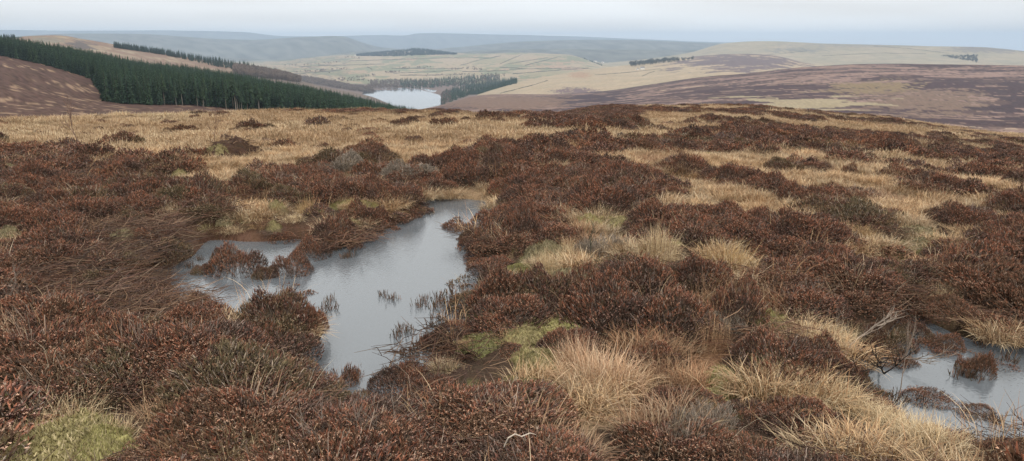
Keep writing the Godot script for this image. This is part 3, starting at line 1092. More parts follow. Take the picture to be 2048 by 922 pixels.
func place(q: Vector2, d: float, p: Vector3) -> String:
	var best := 0.9
	var near := ""
	for c in clearings:
		var e: float = c[0].distance_to(Vector2(p.x, p.z))
		if e < best:
			best = e
			near = c[3]
	if near.contains(" "): return "by the " + near
	if d < 0.5: return "on the bank of the %s" % ("branch-strewn pool" if q.x > 1500 else "long pool")
	if q.x > 1500 and q.y > 540: return "near the branch-strewn pool"
	if q.y > 740: return "in the deep heather below the long pool"
	if q.y < 390: return "in the heather beyond the straw flat"
	if q.x < 840: return "on the mossy ground beside the pool inlet"
	return "in the heather between the two pools"

func moor_plants() -> void:
	var shapes := {}
	for pal in ["russet", "dark", "olive", "rust", "grey"]:
		shapes[pal] = []
		for k in 3: shapes[pal].append(heather(rng.randf_range(.34, .42), rng.randf_range(.22, .31), 2300, pal))
	var coarse := {}
	for pal in ["russet", "dark", "olive"]:
		coarse[pal] = []
		for k in 2: coarse[pal].append(heather(.36, .28, 520, pal, 2.0, 1.3)[0])
	var LOOK := {"russet": "russet heather bush", "dark": "dark brown heather bush", "olive": "olive brown leafy heather bush", "rust": "rusty orange heather bush", "grey": "grey half-dead heather bush"}
	var protos := {}
	var spots := []
	var far := {"russet": [], "dark": [], "olive": []}
	var grass_near := []
	var grass_far := []
	var litter := []
	var red := []
	var mossy := []
	var wisps := []
	# near field: one candidate per cell
	var step := 0.37
	for i in range(-36, 37):
		for j in range(5, 42):
			var x := (i + rng.randf_range(-.45, .45)) * step
			var z := -(j + rng.randf_range(-.45, .45)) * step
			var r := sqrt(x * x + z * z)
			if r < 2.45 or r > 14.0 or absf(atan2(x, -z)) > 0.8: continue
			var h := ground_h(x, z)
			var d := water_dist(x, z)
			if d < -0.02: continue
			var kind := cover(x, h, z)
			if d < 0.16 and kind == "L":
				litter.append([turned(Vector3(x, h, z), rng.randf() * TAU, Vector3.ONE * rng.randf_range(.35, .55)), tint(.35, .1)])
				continue
			if d < 0.06: continue
			var q := pix(Vector3(x, h + 0.28, z))
			var low_bank := false
			var wet := Geometry2D.is_point_in_polygon(q, pool_a_px) or Geometry2D.is_point_in_polygon(q, pool_b_px)
			if wet or Geometry2D.is_point_in_polygon(pix(Vector3(x, h + 0.12, z)), pool_a_px): low_bank = true
			var tone := nz.get_noise_2d(x * 16.0 + 500.0, z * 16.0) + rng.randf_range(-.22, .22)
			var pal := "russet" if tone > -0.02 else ("dark" if tone > -0.3 else "olive")
			if rng.randf() < .022: pal = "grey"
			if q.y < 520 and pal == "russet" and rng.randf() < .6: pal = "dark"
			if q.x > 1900 and q.y > 500 and q.y < 620: pal = "rust"
			var low := cleared(x, z) if kind == "H" or kind == "L" else 0
			if low == 2:
				if kind == "L": litter.append([turned(Vector3(x, h, z), rng.randf() * TAU, Vector3.ONE * rng.randf_range(.5, .8)), tint(.35, .1)])
				elif rng.randf() < .7: grass_near.append([Vector3(x, h, z), r])
				continue
			if kind == "H" or (kind == "L" and rng.randf() < 0.55):
				var most := (d + .12) / .36
				if most < .4: continue
				spots.append([r, Vector3(x, h - 0.02, z), pal, rng.randf_range(.8, 1.25) * (0.7 if kind == "L" else 1.0) * (0.55 if low == 1 else 1.0), q, d])
				spots[-1][3] = minf(spots[-1][3], most)
				if low_bank:
					spots[-1][3] = rng.randf_range(.32, .5)
					if q.x > 340 and q.x < 700 and q.y < 690: spots.pop_back()
			if kind == "H" and rng.randf() < .5: wisps.append([turned(Vector3(x, h + .05, z), rng.randf() * TAU, Vector3.ONE * rng.randf_range(.6, 1.0)), tint(.25, .1)])
			if kind == "L" and d < .14: continue
			if kind == "L": litter.append([turned(Vector3(x + rng.randf_range(-.2, .2), h, z + rng.randf_range(-.2, .2)), rng.randf() * TAU, Vector3.ONE * rng.randf_range(.8, 1.3)), tint(.35, .1)])
			if kind == "L" or (kind == "H" and rng.randf() < .25):
				litter.append([turned(Vector3(x, h, z), rng.randf() * TAU, Vector3.ONE * rng.randf_range(.8, 1.3)), tint(.35, .1)])
			elif kind == "G" or kind == "F":
				grass_near.append([Vector3(x, h, z), r])
			elif kind == "R": red.append([Vector3(x, h, z), r])
			elif kind == "S": mossy.append([Vector3(x, h, z), r])
	# beyond: wider cells
	for ring in [[14.0, 38.0, 0.42], [38.0, 96.0, 0.8]]:
		var st: float = ring[2]
		var nx := int(ring[1] * 0.95 / st)
		for i in range(-nx, nx + 1):
			for j in range(int(ring[0] * 0.6 / st), int(ring[1] / st) + 1):
				var x := (i + rng.randf_range(-.5, .5)) * st
				var z := -(j + rng.randf_range(-.5, .5)) * st
				var r := sqrt(x * x + z * z)
				if r < ring[0] or r > ring[1] or absf(atan2(x, -z)) > 0.72: continue
				if r > 40.0 and x < 0.0: continue
				var h := ground_h(x, z)
				var q := pix(Vector3(x, h, z))
				if q.x < -200 or q.x > 2250: continue
				var kind := cover(x, h, z)
				var tone := nz.get_noise_2d(x * 9.0 + 500.0, z * 9.0) + rng.randf_range(-.3, .3)
				var pal := "russet" if tone > 0.18 else ("dark" if tone > -0.3 else "olive")
				var s := rng.randf_range(.8, 1.3) * (st / 0.42) ** 0.75
				if kind != "H" and rng.randf() < .05:
					kind = "H"
					s *= .55
				if kind == "H":
					far[pal].append([turned(Vector3(x, h - 0.03, z), rng.randf() * TAU, Vector3(s, s * rng.randf_range(.45, .85) * (.5 if r > 27.0 and q.x < 1300.0 else (.6 if r > 38.0 else 1.0)), s)), tint(.25, .1)])
				else:
					grass_far.append([turned(Vector3(x, h - 0.02, z), rng.randf() * TAU, Vector3(s, s * rng.randf_range(.55, 1.0), s)), straw_tint(x, z)])
	for pp in [[pool_a_px, false], [pool_b_px, true]]:     # small heather right down to the water
		var poly: PackedVector2Array = pp[0]
		for k in poly.size():
			var a := on_plane(poly[k].x, poly[k].y)
			var nxt := poly[(k + 1) % poly.size()]
			var b := on_plane(nxt.x, nxt.y)
			var cnt := int(a.distance_to(b) / 0.13) + 1
			for i in cnt:
				var p := a.lerp(b, (i + rng.randf()) / cnt)
				if absf(atan2(p.x, -p.z)) > .8: continue
				var q0 := pix(p)
				if (q0.y < 408 and q0.x < 1010 and q0.x > 830) or (q0.y < 440 and q0.x > 930 and q0.x < 1100): continue
				if q0.y > 640: p *= 0.93
				p += Vector3(rng.randf_range(-.06, .06), 0, rng.randf_range(-.06, .06))
				var dd := water_dist(p.x, p.z)
				if q0.x > 585 and q0.x < 705 and q0.y > 590 and q0.y < 715: continue
				if q0.x < 560 and q0.y > 470 and q0.y < 620 and rng.randf() < .8: continue
				if q0.x > 880 and q0.x < 1000 and q0.y > 500 and rng.randf() < .5: continue
				if dd < -0.06 and rng.randf() < .75: continue
				p.y = maxf(ground_h(p.x, p.z), -0.04) - .02
				if q0.x < 540 and q0.y < 570:
					if rng.randf() < .7 or dd < .1: continue
					litter.append([turned(p, rng.randf() * TAU, Vector3.ONE * rng.randf_range(.35, .6)), tint(.35, .1)])
				else:
					spots.append([p.length(), p, ["russet", "dark", "olive", "russet"][rng.randi() % 4], rng.randf_range(.34, .62), pix(p + Vector3(0, .2, 0)), 0.1])
	spots.sort_custom(func(a, b): return a[0] / a[3] < b[0] / b[3])
	var n := 0
	for a in spots:
		var k := rng.randi() % 3
		var yaw := rng.randf() * TAU
		var s: float = a[3]
		var xf := turned(a[1], yaw, Vector3(s, s * rng.randf_range(.55, .95), s))
		var q: Vector2 = a[4]
		if n < 290 and not hidden_from_photo(q):
			var pal: String = a[2]
			var key := pal + str(k)
			var o: Node3D
			if not protos.has(key):
				o = top("heather_bush")
				part("foliage", shapes[pal][k][0], o)
				part("woody_stem", shapes[pal][k][1], o)
				protos[key] = o
			else:
				o = protos[key].duplicate()
				o.name = numbered("heather_bush")
				add_child(o)
			o.transform = xf
			var where := place(q, a[5], a[1])
			var said: String = ("small " if s < .6 else ("tall " if s > 1.1 else "")) + LOOK[pal] + " " + where
			tag(o, said, "heather", said)
			n += 1
		else:
			var pal: String = {"rust": "russet", "grey": "olive"}.get(a[2], a[2])
			far[pal].append([xf, tint(.2, .08)])
	for pal in ["russet", "dark", "olive"]:
		var halves := [[], []]
		for w in far[pal]: halves[rng.randi() % 2].append(w)
		for k in 2:
			scatter("heather_cover", coarse[pal][k], halves[k], {"russet": "russet heather spread over the moor towards the edge", "dark": "dark brown heather spread over the moor towards the edge", "olive": "olive brown heather spread over the moor towards the edge"}[pal], "heather")
	print("heather ", n, " of ", spots.size(), " far ", far.russet.size() + far.dark.size() + far.olive.size(), " grass ", grass_near.size(), " ", grass_far.size())
	# grass
	var pale := [Color(.49, .35, .205), Color(.40, .275, .16), Color(.57, .44, .29), Color(.31, .19, .11)]
	var far_clump := [tussock(.46, .22, 230, pale, 1.6, 0.0032, 1.0), tussock(.46, .20, 230, pale, 2.0, 0.0032, 1.2)]
	var half := [[], []]
	for w in grass_far: half[rng.randi() % 2].append(w)
	for k in 2: scatter("moor_grass", far_clump[k], half[k], "bleached straw grass covering the moor out to the edge", "grass")
	var near_clump := tussock(.34, .26, 420, pale, 1.0, 0.0019, .8)
	var list := []
	for w in grass_near:
		for k in 3:
			var p: Vector3 = w[0] + Vector3(rng.randf_range(-.16, .16), 0, rng.randf_range(-.16, .16))
			list.append([turned(p, rng.randf() * TAU, Vector3(1, rng.randf_range(.45, .8), 1) * rng.randf_range(.75, 1.1)), tint(.2, .08)])
	scatter("straw_grass", near_clump, list, "pale straw grass filling the gaps in the heather", "grass")
	scatter("wispy_grass", tussock(.5, .34, 46, pale + [Color(.34, .19, .11)], 1.0, 0.0014, .6), wisps, "thin straw and red grass stalks showing through the heather", "grass")
	var ruddy := [Color(.32, .195, .12), Color(.26, .15, .09), Color(.42, .30, .19)]
	var red_clump := tussock(.34, .30, 300, ruddy, 1.1, 0.0018, .7)
	list = []
	for w in red:
		for k in 3:
			var p: Vector3 = w[0] + Vector3(rng.randf_range(-.16, .16), 0, rng.randf_range(-.16, .16))
			list.append([turned(p, rng.randf() * TAU, Vector3(1, rng.randf_range(.5, .85), 1) * rng.randf_range(.6, 1.0)), tint(.2, .07)])
	scatter("red_grass", red_clump, list, "fox red dead grass bent over between heather bushes", "grass")
	scatter("stem_litter", tangle(.26, 260, [Color(.13, .075, .05), Color(.10, .055, .04), Color(.18, .12, .08), Color(.075, .05, .04)], 0.0019, .08), litter, "brown tangle of cut and fallen heather stems", "litter")
	var carpet := moss(.24, .05, [Color(.29, .275, .10), Color(.22, .195, .085), Color(.37, .32, .16)])
	list = []
	var sedge := []
	for w in mossy:
		for k in 2:
			var p: Vector3 = w[0] + Vector3(rng.randf_range(-.18, .18), 0, rng.randf_range(-.18, .18))
			sedge.append([turned(p, rng.randf() * TAU, Vector3.ONE * rng.randf_range(.3, .6)), tint(.2, .1)])
		if rng.randf() < .35: continue
		list.append([turned(w[0] + Vector3(0, .01, 0), rng.randf() * TAU, Vector3.ONE * rng.randf_range(.45, 1.0)), tint(.2, .12)])
	scatter("sedge_grass", near_clump, sedge, "short pale sedge growing through the bog moss", "grass")
	scatter("moss_carpet", carpet[0], list, "yellow green bog moss carpet between the heather", "moss")
	scatter("moss_fringe", carpet[1], list, "fine tips of the bog moss carpet", "moss")

# ---------------------------------------------------------------- plants and things that stand out singly
func tuft(px: float, py: float, wide: float, high: float, mesh: Mesh, label: String, yaw := -1.0) -> void:
	var p := ground_at(px, py)
	var o := top("grass_tussock", mesh)
	o.transform = turned(p - Vector3(0, .01, 0), yaw if yaw >= 0.0 else rng.randf() * TAU, Vector3(wide / .62, high / .26, wide / .62))
	tag(o, label, "grass")
	clearings.append([Vector2(p.x, p.z), wide * .45 + .06, true, feature(label)])

func hummock(px: float, py: float, wide: float, high: float, m: Array, label: String) -> void:
	var o := top("moss_hummock")
	part("cushion", m[0], o)
	part("foliage", m[1], o)
	o.transform = turned(ground_at(px, py), rng.randf() * TAU, Vector3(wide, high * 4.2, wide))
	tag(o, label, "moss")
	clearings.append([Vector2(o.position.x, o.position.z), wide * .45 + .06, true, feature(label)])

func shrub(px: float, py: float, wide: float, high: float, m: Array, label: String, y := 99.0, called := "heather_bush") -> void:
	var o := top(called)
	part("foliage", m[0], o)
	part("woody_stem", m[1], o)
	var p := ground_at(px, py) if y > 9.0 else on_plane(px, py, y)
	o.transform = turned(p - Vector3(0, .03, 0), rng.randf() * TAU, Vector3(wide / .70, high / .28, wide / .70))
	tag(o, label, "heather")
	clearings.append([Vector2(p.x, p.z), wide * .3, false, feature(label)])

func twig(called: String, label: String, category: String, a: Vector3, b: Vector3, r: float, depth: int, col: Color, spread := 0.6) -> void:
	var m := MB.new()
	branchy(m, Vector3.ZERO, b - a, (b - a).length(), r, depth, col, spread)
	var o := top(called, m.mesh(M.plant))
	o.position = a
	tag(o, label, category)

func lift(px: float, py: float, h: float) -> Vector3:
	return on_plane(px, py, h)

func single_plants() -> void:
	var pale := [Color(.58, .45, .28), Color(.49, .36, .21), Color(.66, .54, .36), Color(.38, .26, .15)]
	var pink := [Color(.60, .41, .27), Color(.52, .33, .20), Color(.66, .50, .34), Color(.40, .24, .15)]
	var gold := [Color(.46, .31, .15), Color(.38, .24, .11), Color(.52, .38, .20)]
	var rusty := [Color(.33, .20, .12), Color(.27, .155, .095), Color(.42, .29, .18)]
	var green := [Color(.24, .24, .08), Color(.42, .36, .19), Color(.50, .41, .25)]
	var tp := tussock(.42, .30, 800, pale, .9, .0013, .75)
	var tp2 := tussock(.42, .28, 850, pale, 1.3, .0013, 1.0)
	var tk := tussock(.42, .32, 1000, pink, 1.0, .0013, .8)
	var tg := tussock(.42, .30, 750, gold + [pale[1]], 1.1, .0013, 1.05)
	var tr := tussock(.40, .32, 380, rusty + [pale[3], pink[1]], 1.2, .0013, .8)
	var tn := tussock(.40, .28, 600, green, .9, .0013, .8)
	tuft(1195, 775, .60, .26, tk, "big pinkish straw tussock beside the green moss strip")
	tuft(1150, 740, .34, .24, tk, "smaller pinkish tussock tucked against the big pinkish tussock")
	tuft(1250, 780, .42, .24, tr, "fox red grass tuft beside the big pinkish tussock")
	tuft(1318, 508, .46, .30, tp, "pale fountain-shaped tussock above a dark hollow")
	tuft(1340, 525, .34, .16, tp2, "pale grass spilling down from the fountain-shaped tussock")
	tuft(1455, 530, .62, .27, tg, "golden dome-shaped tussock ringed by dark heather")
	tuft(1475, 540, .40, .20, tg, "small golden tussock at the foot of the golden dome")
	tuft(1625, 690, .50, .20, tp2, "swept pale straw tussock beside the bright lime moss")
	tuft(1665, 678, .40, .18, tp2, "wind-laid pale tussock on the brink of the branch-strewn pool")
	tuft(1600, 800, .46, .15, tp2, "first pale tussock of the straw bank along the branch-strewn pool")
	tuft(1670, 806, .44, .15, tp, "second pale tussock of the straw bank along the branch-strewn pool")
	tuft(1740, 840, .44, .15, tp2, "third pale tussock of the straw bank along the branch-strewn pool")
	tuft(1800, 862, .42, .15, tp2, "fourth pale tussock of the straw bank along the branch-strewn pool")
	tuft(1860, 890, .42, .15, tp, "last pale tussock of the straw bank along the branch-strewn pool")
	tuft(1900, 862, .26, .14, tn, "yellow green tuft at the lower lip of the branch-strewn pool")
	tuft(480, 925, .40, .22, tp, "pale tussock with tall upright blades below the russet heather")
	tuft(545, 918, .30, .16, tp2, "low pale tussock beside the tall upright blades")
	tuft(130, 845, .46, .22, tp2, "shaggy pale tussock above the mossy mound")
	tuft(60, 900, .36, .14, tn, "greenish tussock on the mossy mound")
	tuft(200, 890, .40, .16, tp2, "pale grass trailing off the mossy mound into a dark hollow")
	tuft(330, 840, .44, .18, tr, "bent orange brown grass sunk in dark heather")
	tuft(1425, 690, .34, .26, tr, "reddish wispy tussock by the dark rounded heather")
	tuft(1410, 610, .30, .22, tr, "long reddish wisps of grass over dark heather")
	tuft(1330, 760, .40, .22, tr, "red brown grass tuft between two russet heather banks")
	tuft(612, 425, .26, .24, tg, "upright golden tuft near the round moss hummocks")
	tuft(345, 438, .30, .24, tp2, "drooping straw tuft on the brown stem litter")
	tuft(706, 350, .32, .28, tp, "straw tuft poking out of the dark heather above the pool")
	tuft(1885, 600, .30, .18, tp2, "small straw tuft above the branch-strewn pool")
	tuft(1090, 540, .30, .20, tp, "pale tuft among the mossy ledges beside the pool")
	tuft(1135, 515, .34, .22, tp2, "bleached tuft mixed with grey heather twigs")
	tuft(1205, 440, .40, .20, tp, "pale tuft behind the grey twigs on the mossy ledges")
	tuft(1250, 452, .30, .14, tp2, "low pale tuft with moss at its foot")
	tuft(470, 500, .34, .10, tp2, "flattened straw at the edge of the pool inlet")
	tuft(530, 496, .36, .08, tg, "trampled tan straw along the upper edge of the inlet")
	tuft(415, 500, .30, .09, tn, "greenish flattened sedge at the far end of the inlet")
	tuft(590, 488, .34, .09, tp2, "matted straw between the litter and the pool")
	tuft(1725, 474, .34, .16, tg, "tan tuft in the dark heather slope")
	tuft(1500, 762, .34, .12, tn, "dark green sedge tuft under the heather skirt")
	var mg := [Color(.30, .265, .125), Color(.22, .185, .09), Color(.41, .345, .20)]
	var ml := [Color(.34, .32, .135), Color(.26, .235, .10), Color(.43, .37, .20)]
	var mp := [Color(.25, .22, .125), Color(.18, .145, .085), Color(.34, .29, .19)]
	var ma := moss(.5, .22, mg, 1.5, 1.9)
	var mb := moss(.5, .22, ml, 1.5, 1.9)
	var mc := moss(.5, .22, mp, 1.8, 1.9)
	for a in [
		[553, 425, .24, .13, ma, "round golden green moss hummock in the stem litter"], [547, 460, .19, .09, ma, "small round moss hummock by the pool inlet"],
		[453, 393, .20, .06, mc, "flat-topped moss clod on dark peat"], [182, 338, .50, .10, ma, "yellow green moss patch below the bare sapling"],
		[264, 366, .46, .10, ma, "moss mound among dark heather beyond the stem litter"], [360, 356, .24, .12, ma, "little upright moss lump at the grass edge"],
		[15, 342, .36, .10, mc, "pale moss mound at the foot of the straw field"], [30, 478, .44, .12, mc, "broad pale moss bank beside dark heather"],
		[245, 482, .34, .10, mc, "pale moss crust over a red peat scar"], [450, 440, .20, .08, mc, "straw-coloured moss lump in the brown litter"],
		[1150, 560, .42, .08, mp_or(mc), "pale moss ledge stepping down to the russet heather"], [1092, 512, .40, .12, mc, "grey green moss ledge beside the pool"],
		[1240, 450, .42, .08, ma, "moss cushion between pale tufts above the ledges"], [1180, 445, .34, .08, mb, "yellow green moss strip behind the mossy ledges"], [1420, 800, .24, .05, ma, "small moss patch beside the silver grey dead heather"], [1470, 760, .34, .06, mb, "vivid green moss in the hollow by the dark green sedge"], [700, 452, .26, .07, mp_or(ma), "green moss flush on the bank by the dark point"], [1345, 490, .20, .06, mb, "lime moss rim of the dark hollow"],
		[1538, 648, .25, .09, mb, "bright lime green moss cushion"], [1075, 735, .34, .10, ma, "green moss strip beside the big pinkish tussock"],
		[1100, 655, .40, .06, mb, "bright moss floor under bare heather twigs"], [1050, 675, .30, .06, ma, "dull moss floor at the edge of the russet heather"],
		[120, 905, .62, .12, ma, "broad mossy mound with shaggy grass"], [200, 900, .30, .10, mb, "fresh green moss on the flank of the mossy mound"],
		[1822, 470, .60, .08, mc, "pale lichen grey moss sheet on the dark heather slope"],
		[1850, 490, .36, .06, mc, "small pale moss tail below the lichen grey sheet"], [445, 610, .24, .08, mc, "pale moss lump beside the pool inlet bushes"]]:
		hummock(a[0], a[1], a[2], a[3], a[4], a[5])
	# heather that stands out
	var hr := heather(.35, .28, 2100, "russet")
	var ho := heather(.35, .28, 2100, "olive")
	var hd := heather(.35, .28, 1500, "dark")
	var hg := heather(.35, .28, 900, "grey", .9)
	var hu := heather(.35, .28, 1500, "rust")
	shrub(550, 662, .62, .30, ho, "tall rounded olive brown heather bush bulging into the pool")
	shrub(612, 690, .34, .22, hu, "orange brown heather shoulder on the tall rounded bush")
	shrub(474, 540, .58, .24, hd, "scraggy heather islet at the mouth of the pool inlet", 0.0)
	shrub(446, 522, .26, .14, ho, "thin olive heather islet against the inlet straw", 0.0)
	shrub(530, 552, .26, .12, ho, "thin heather fringe joining the islets at the inlet", 0.0)
	shrub(405, 545, .22, .10, ho, "tiny brown heather tuft in the end of the inlet", 0.0)
	shrub(625, 512, .40, .20, hd, "dark heather foot stepping into the pool from the litter bank", 0.0)
	shrub(582, 545, .42, .19, hd, "low dark heather islet in the long pool", 0.0)
	shrub(675, 512, .50, .24, hd, "dark heather point reaching into the long pool")
	shrub(735, 480, .50, .24, hr, "russet heather on the bank by the dark point")
	shrub(985, 490, .52, .26, hd, "dark heather spur overhanging the long pool", 0.02)
	shrub(945, 478, .30, .14, ho, "thin tip of the heather spur trailing in the water", 0.0)
	shrub(1050, 470, .50, .30, hd, "thick dark heather behind the overhanging spur")
	shrub(870, 690, .26, .12, hr, "small heather knob in the shallow sprigs of the pool", 0.0)
	shrub(690, 800, .34, .26, hr, "lone russet heather bush at the near lip of the long pool")
	shrub(390, 618, .40, .20, ho, "grey olive heather beside the pool inlet")
	shrub(1410, 862, .36, .18, hg, "silver grey dead heather bush")
	shrub(1375, 880, .26, .14, hg, "smaller silver grey dead heather tuft")
	shrub(1185, 510, .40, .20, hg, "grey twiggy heather on the mossy ledges")
	shrub(1230, 500, .36, .18, hg, "pale grey twiggy heather next to the fountain-shaped tussock")
	shrub(1150, 425, .42, .20, hd, "compact dark heather cushion behind the mossy ledges")
	shrub(1950, 745, .24, .17, hu, "rusty heather islet in the branch-strewn pool", 0.0)
	shrub(1880, 692, .32, .12, hu, "low rusty heather mat in the branch-strewn pool", 0.0)
	shrub(1825, 672, .30, .12, ho, "brown heather mat by the dead branch in the pool", 0.0)
	shrub(1735, 672, .30, .12, ho, "heather drooping over the branch-strewn pool", 0.03)
	shrub(1850, 795, .36, .07, hd, "floating mat of drowned heather in the branch-strewn pool", 0.0)
	shrub(1955, 825, .34, .05, ho, "long drowned heather mat at the pool's lower lip", 0.0)
	shrub(2020, 660, .60, .14, hu, "rusty heather bank above the branch-strewn pool")
	shrub(1480, 640, .46, .30, hd, "dark rounded heather between the red wisps and lime moss")
	for a in [[1215, 640, .80, .30, hd, "broad dark heather bank behind the big pinkish tussock"], [1330, 660, .78, .30, hd, "massive dark heather mound beside the reddish wisps"], [1270, 580, .74, .28, hd, "dark heather ridge below the fountain-shaped tussock"], [1395, 570, .60, .26, hd, "dark heather knob under the golden dome-shaped tussock"], [1555, 745, .66, .26, hd, "wide dark heather skirt above the green sedge"], [1640, 745, .50, .22, hd, "dark heather between the two pale straw banks"], [1100, 610, .56, .28, ho, "olive heather over the bright moss floor"], [1010, 600, .60, .30, hr, "large russet heather dome beside the shallow sprigs"], [1160, 600, .50, .26, hd, "dark heather below the pale moss ledge"]]:
		shrub(a[0], a[1], a[2], a[3], a[4], a[5])
	shrub(1700, 352, .3, .2, hd, "dark heather tuft alone in the straw beyond the slope")
	# sprigs standing in the water
	var sp := []
	for k in 3:
		var a := MB.new()
		for i in 30:
			var o := Vector3(clampf(rng.randfn(), -1.6, 1.6) * .045, -.05, clampf(rng.randfn(), -1.6, 1.6) * .03)
			var t := o + Vector3(rng.randf_range(-.04, .04), rng.randf_range(.05, .14), rng.randf_range(-.04, .04))
			var c := jig([Color(.10, .06, .04), Color(.08, .065, .045), Color(.17, .10, .07)][rng.randi() % 3], rng.randf_range(.6, 1.3))
			a.tube([o, o.lerp(t, .5), o.lerp(t, .8), t], [.0012, .0016, .003, .001], [c, c, c, c], 3)
			for q in 4:
				var s := o.lerp(t, rng.randf_range(.4, .95))
				a.tri(s + Vector3(.002, 0, 0), s - Vector3(.002, 0, 0), s + Vector3(rng.randf_range(-.02, .02), .025, rng.randf_range(-.02, .02)), c)
		sp.append(a.mesh(M.plant))
	var n := 0
	for a in [[650, 622], [662, 600], [785, 600], [800, 668], [815, 662], [850, 600], [872, 596], [890, 606], [905, 590], [770, 592], [880, 640], [860, 655], [835, 706], [820, 730], [805, 712], [845, 690], [875, 615], [900, 625], [895, 655], [840, 612], [690, 516], [700, 512], [960, 512], [930, 480], [1800, 712], [1925, 752], [1940, 756], [1780, 805], [1840, 800], [1990, 840], [520, 560], [400, 520], [380, 535], [2010, 720], [1960, 690]]:
		var o := top("heather_sprig", sp[n % 3])
		o.transform = turned(on_plane(a[0], a[1], 0.0), rng.randf() * TAU, Vector3.ONE * rng.randf_range(.6, 1.05))
		var where := "standing in the branch-strewn pool" if a[0] > 1500 else ("in the shallow edge of the long pool" if a[0] > 740 else "in the water by the pool inlet")
		tag(o, "thin brown heather sprigs " + where, "heather", "sprigs " + where)
		n += 1
	# bare wood
	var bone := Color(.50, .43, .35)
	var ash := Color(.26, .21, .17)
	var black := Color(.035, .028, .024)
	var crook := MB.new()
	var knees := []
	for q in [[1008, 893, .28], [1016, 876, .33], [1030, 868, .35], [1043, 873, .35], [1060, 866, .36], [1072, 869, .34]]: knees.append(lift(q[0], q[1], q[2]))
	var foot: Vector3 = knees[0]
	for k in knees.size(): knees[k] -= foot
	crook.tube(knees, [.0045, .004, .0036, .003, .0024, .001], [bone, bone, bone, bone, bone, bone], 5)
	var ct := top("bleached_twig", crook.mesh(M.plant))
	ct.position = foot
	tag(ct, "bleached white crooked heather twig lying on russet heather", "twig")
	twig("dead_branch", "pale dead branch lying on the red peat by the litter", "branch", lift(120, 515, .16), lift(182, 490, .22), .010, 1, bone)
	twig("dead_branch", "dark dead branch arching out of the branch-strewn pool", "branch", lift(1752, 692, .02), lift(1785, 768, .02) + Vector3(0, .03, 0), .010, 2, black)
	twig("dead_branch", "short forked branch lying in the branch-strewn pool", "branch", lift(1775, 712, .02), lift(1850, 735, .05), .007, 2, ash)
	twig("dead_branch", "crooked grey branch at the brink of the branch-strewn pool", "branch", lift(1690, 700, .06), lift(1735, 660, .10), .007, 2, ash)
	twig("sapling", "thin bare leaning sapling in the branch-strewn pool", "sapling", lift(1795, 800, .0), lift(1795, 800, .0) + Vector3(.02, .30, -.05), .004, 2, Color(.20, .16, .13), .4)
	var g := ground_at(165, 305)
	twig("sapling", "bare branching sapling at the edge of the straw field", "sapling", g, g + Vector3(-.02, .62, .05), .010, 3, Color(.17, .11, .09), .8)
	g = ground_at(430, 290)
	twig("sapling", "small bare twiggy shrub in the straw field beside the peat mound", "sapling", g, g + Vector3(.02, .42, .0), .007, 3, Color(.13, .08, .065), .9)
	g = ground_at(1180, 528)
	twig("dead_heather_stem", "dark green grey dead heather stem on the moss ledge", "twig", g, g + Vector3(.03, .22, .0), .005, 3, Color(.07, .07, .05), .9)
	g = ground_at(1060, 660)
	twig("dead_heather_stem", "bare black heather twigs over the bright moss floor", "twig", g, g + Vector3(.12, .13, .0), .004, 3, Color(.07, .05, .04), .9)
	for a in [[745, 880, "grey bare heather stems beneath the russet bank"], [690, 905, "pale curling heather stems under the lower heather"], [1290, 430, "grey bare stems rising behind the pale fountain tussock"], [1100, 425, "pale grey bare stems behind the overhanging spur"], [1045, 330, "bleached arching stems in the heather beyond the straw flat"], [1130, 350, "whitish stem fan in the dark heather beyond the flat"], [1620, 610, "grey green bare stems above the swept straw tussock"], [40, 600, "grey bare heather stems beside the broad moss bank"], [20, 640, "tangled grey stems low in dark heather"], [1690, 690, "white dead stem hanging over the pool brink"]]:
		g = ground_at(a[0], a[1])
		var m := MB.new()
		for k in 9:
			branchy(m, Vector3(rng.randf_range(-.12, .12), 0, rng.randf_range(-.08, .08)), Vector3(rng.randf_range(-.8, .8), 1.0, rng.randf_range(-.5, .5)), rng.randf_range(.12, .24), .0018, 1, Color(.22, .18, .15), .6)
		var o := top("dead_heather_stem", m.mesh(M.plant))
		o.position = g
		tag(o, a[2], "twig")
	# overturned peat
	for a in [[468, 312, .92, .30, "dark overturned peat mound with mossy turf on top"], [995, 356, .34, .22, "dark peat lump beside the straw flat"]]:
		var o := top("peat_mound")
		var pm := moss(.5, .33, [Color(.045, .028, .02), Color(.07, .042, .03), Color(.03, .02, .015)], 1.0)
		part("peat", pm[0], o)
		part("foliage", tangle(.34, 260, [Color(.09, .055, .04), Color(.05, .03, .022), Color(.20, .13, .08)], .004, .3), o)
		if a[2] > .5:
			var cap := part("moss_cap", ma[1], o)
			cap.position = Vector3(-.25, .10, .1)
			cap.scale = Vector3(.5, .6, .5)
		o.transform = turned(ground_at(a[0], a[1]), .6, Vector3(a[2], a[3] * 3.0, a[2] * .8))
		tag(o, a[4], "peat mound")
		clearings.append([Vector2(o.position.x, o.position.z), a[2] * .5 + .1, true, feature(a[4])])
	valley_things()

func mp_or(m: Array) -> Array:
	return m

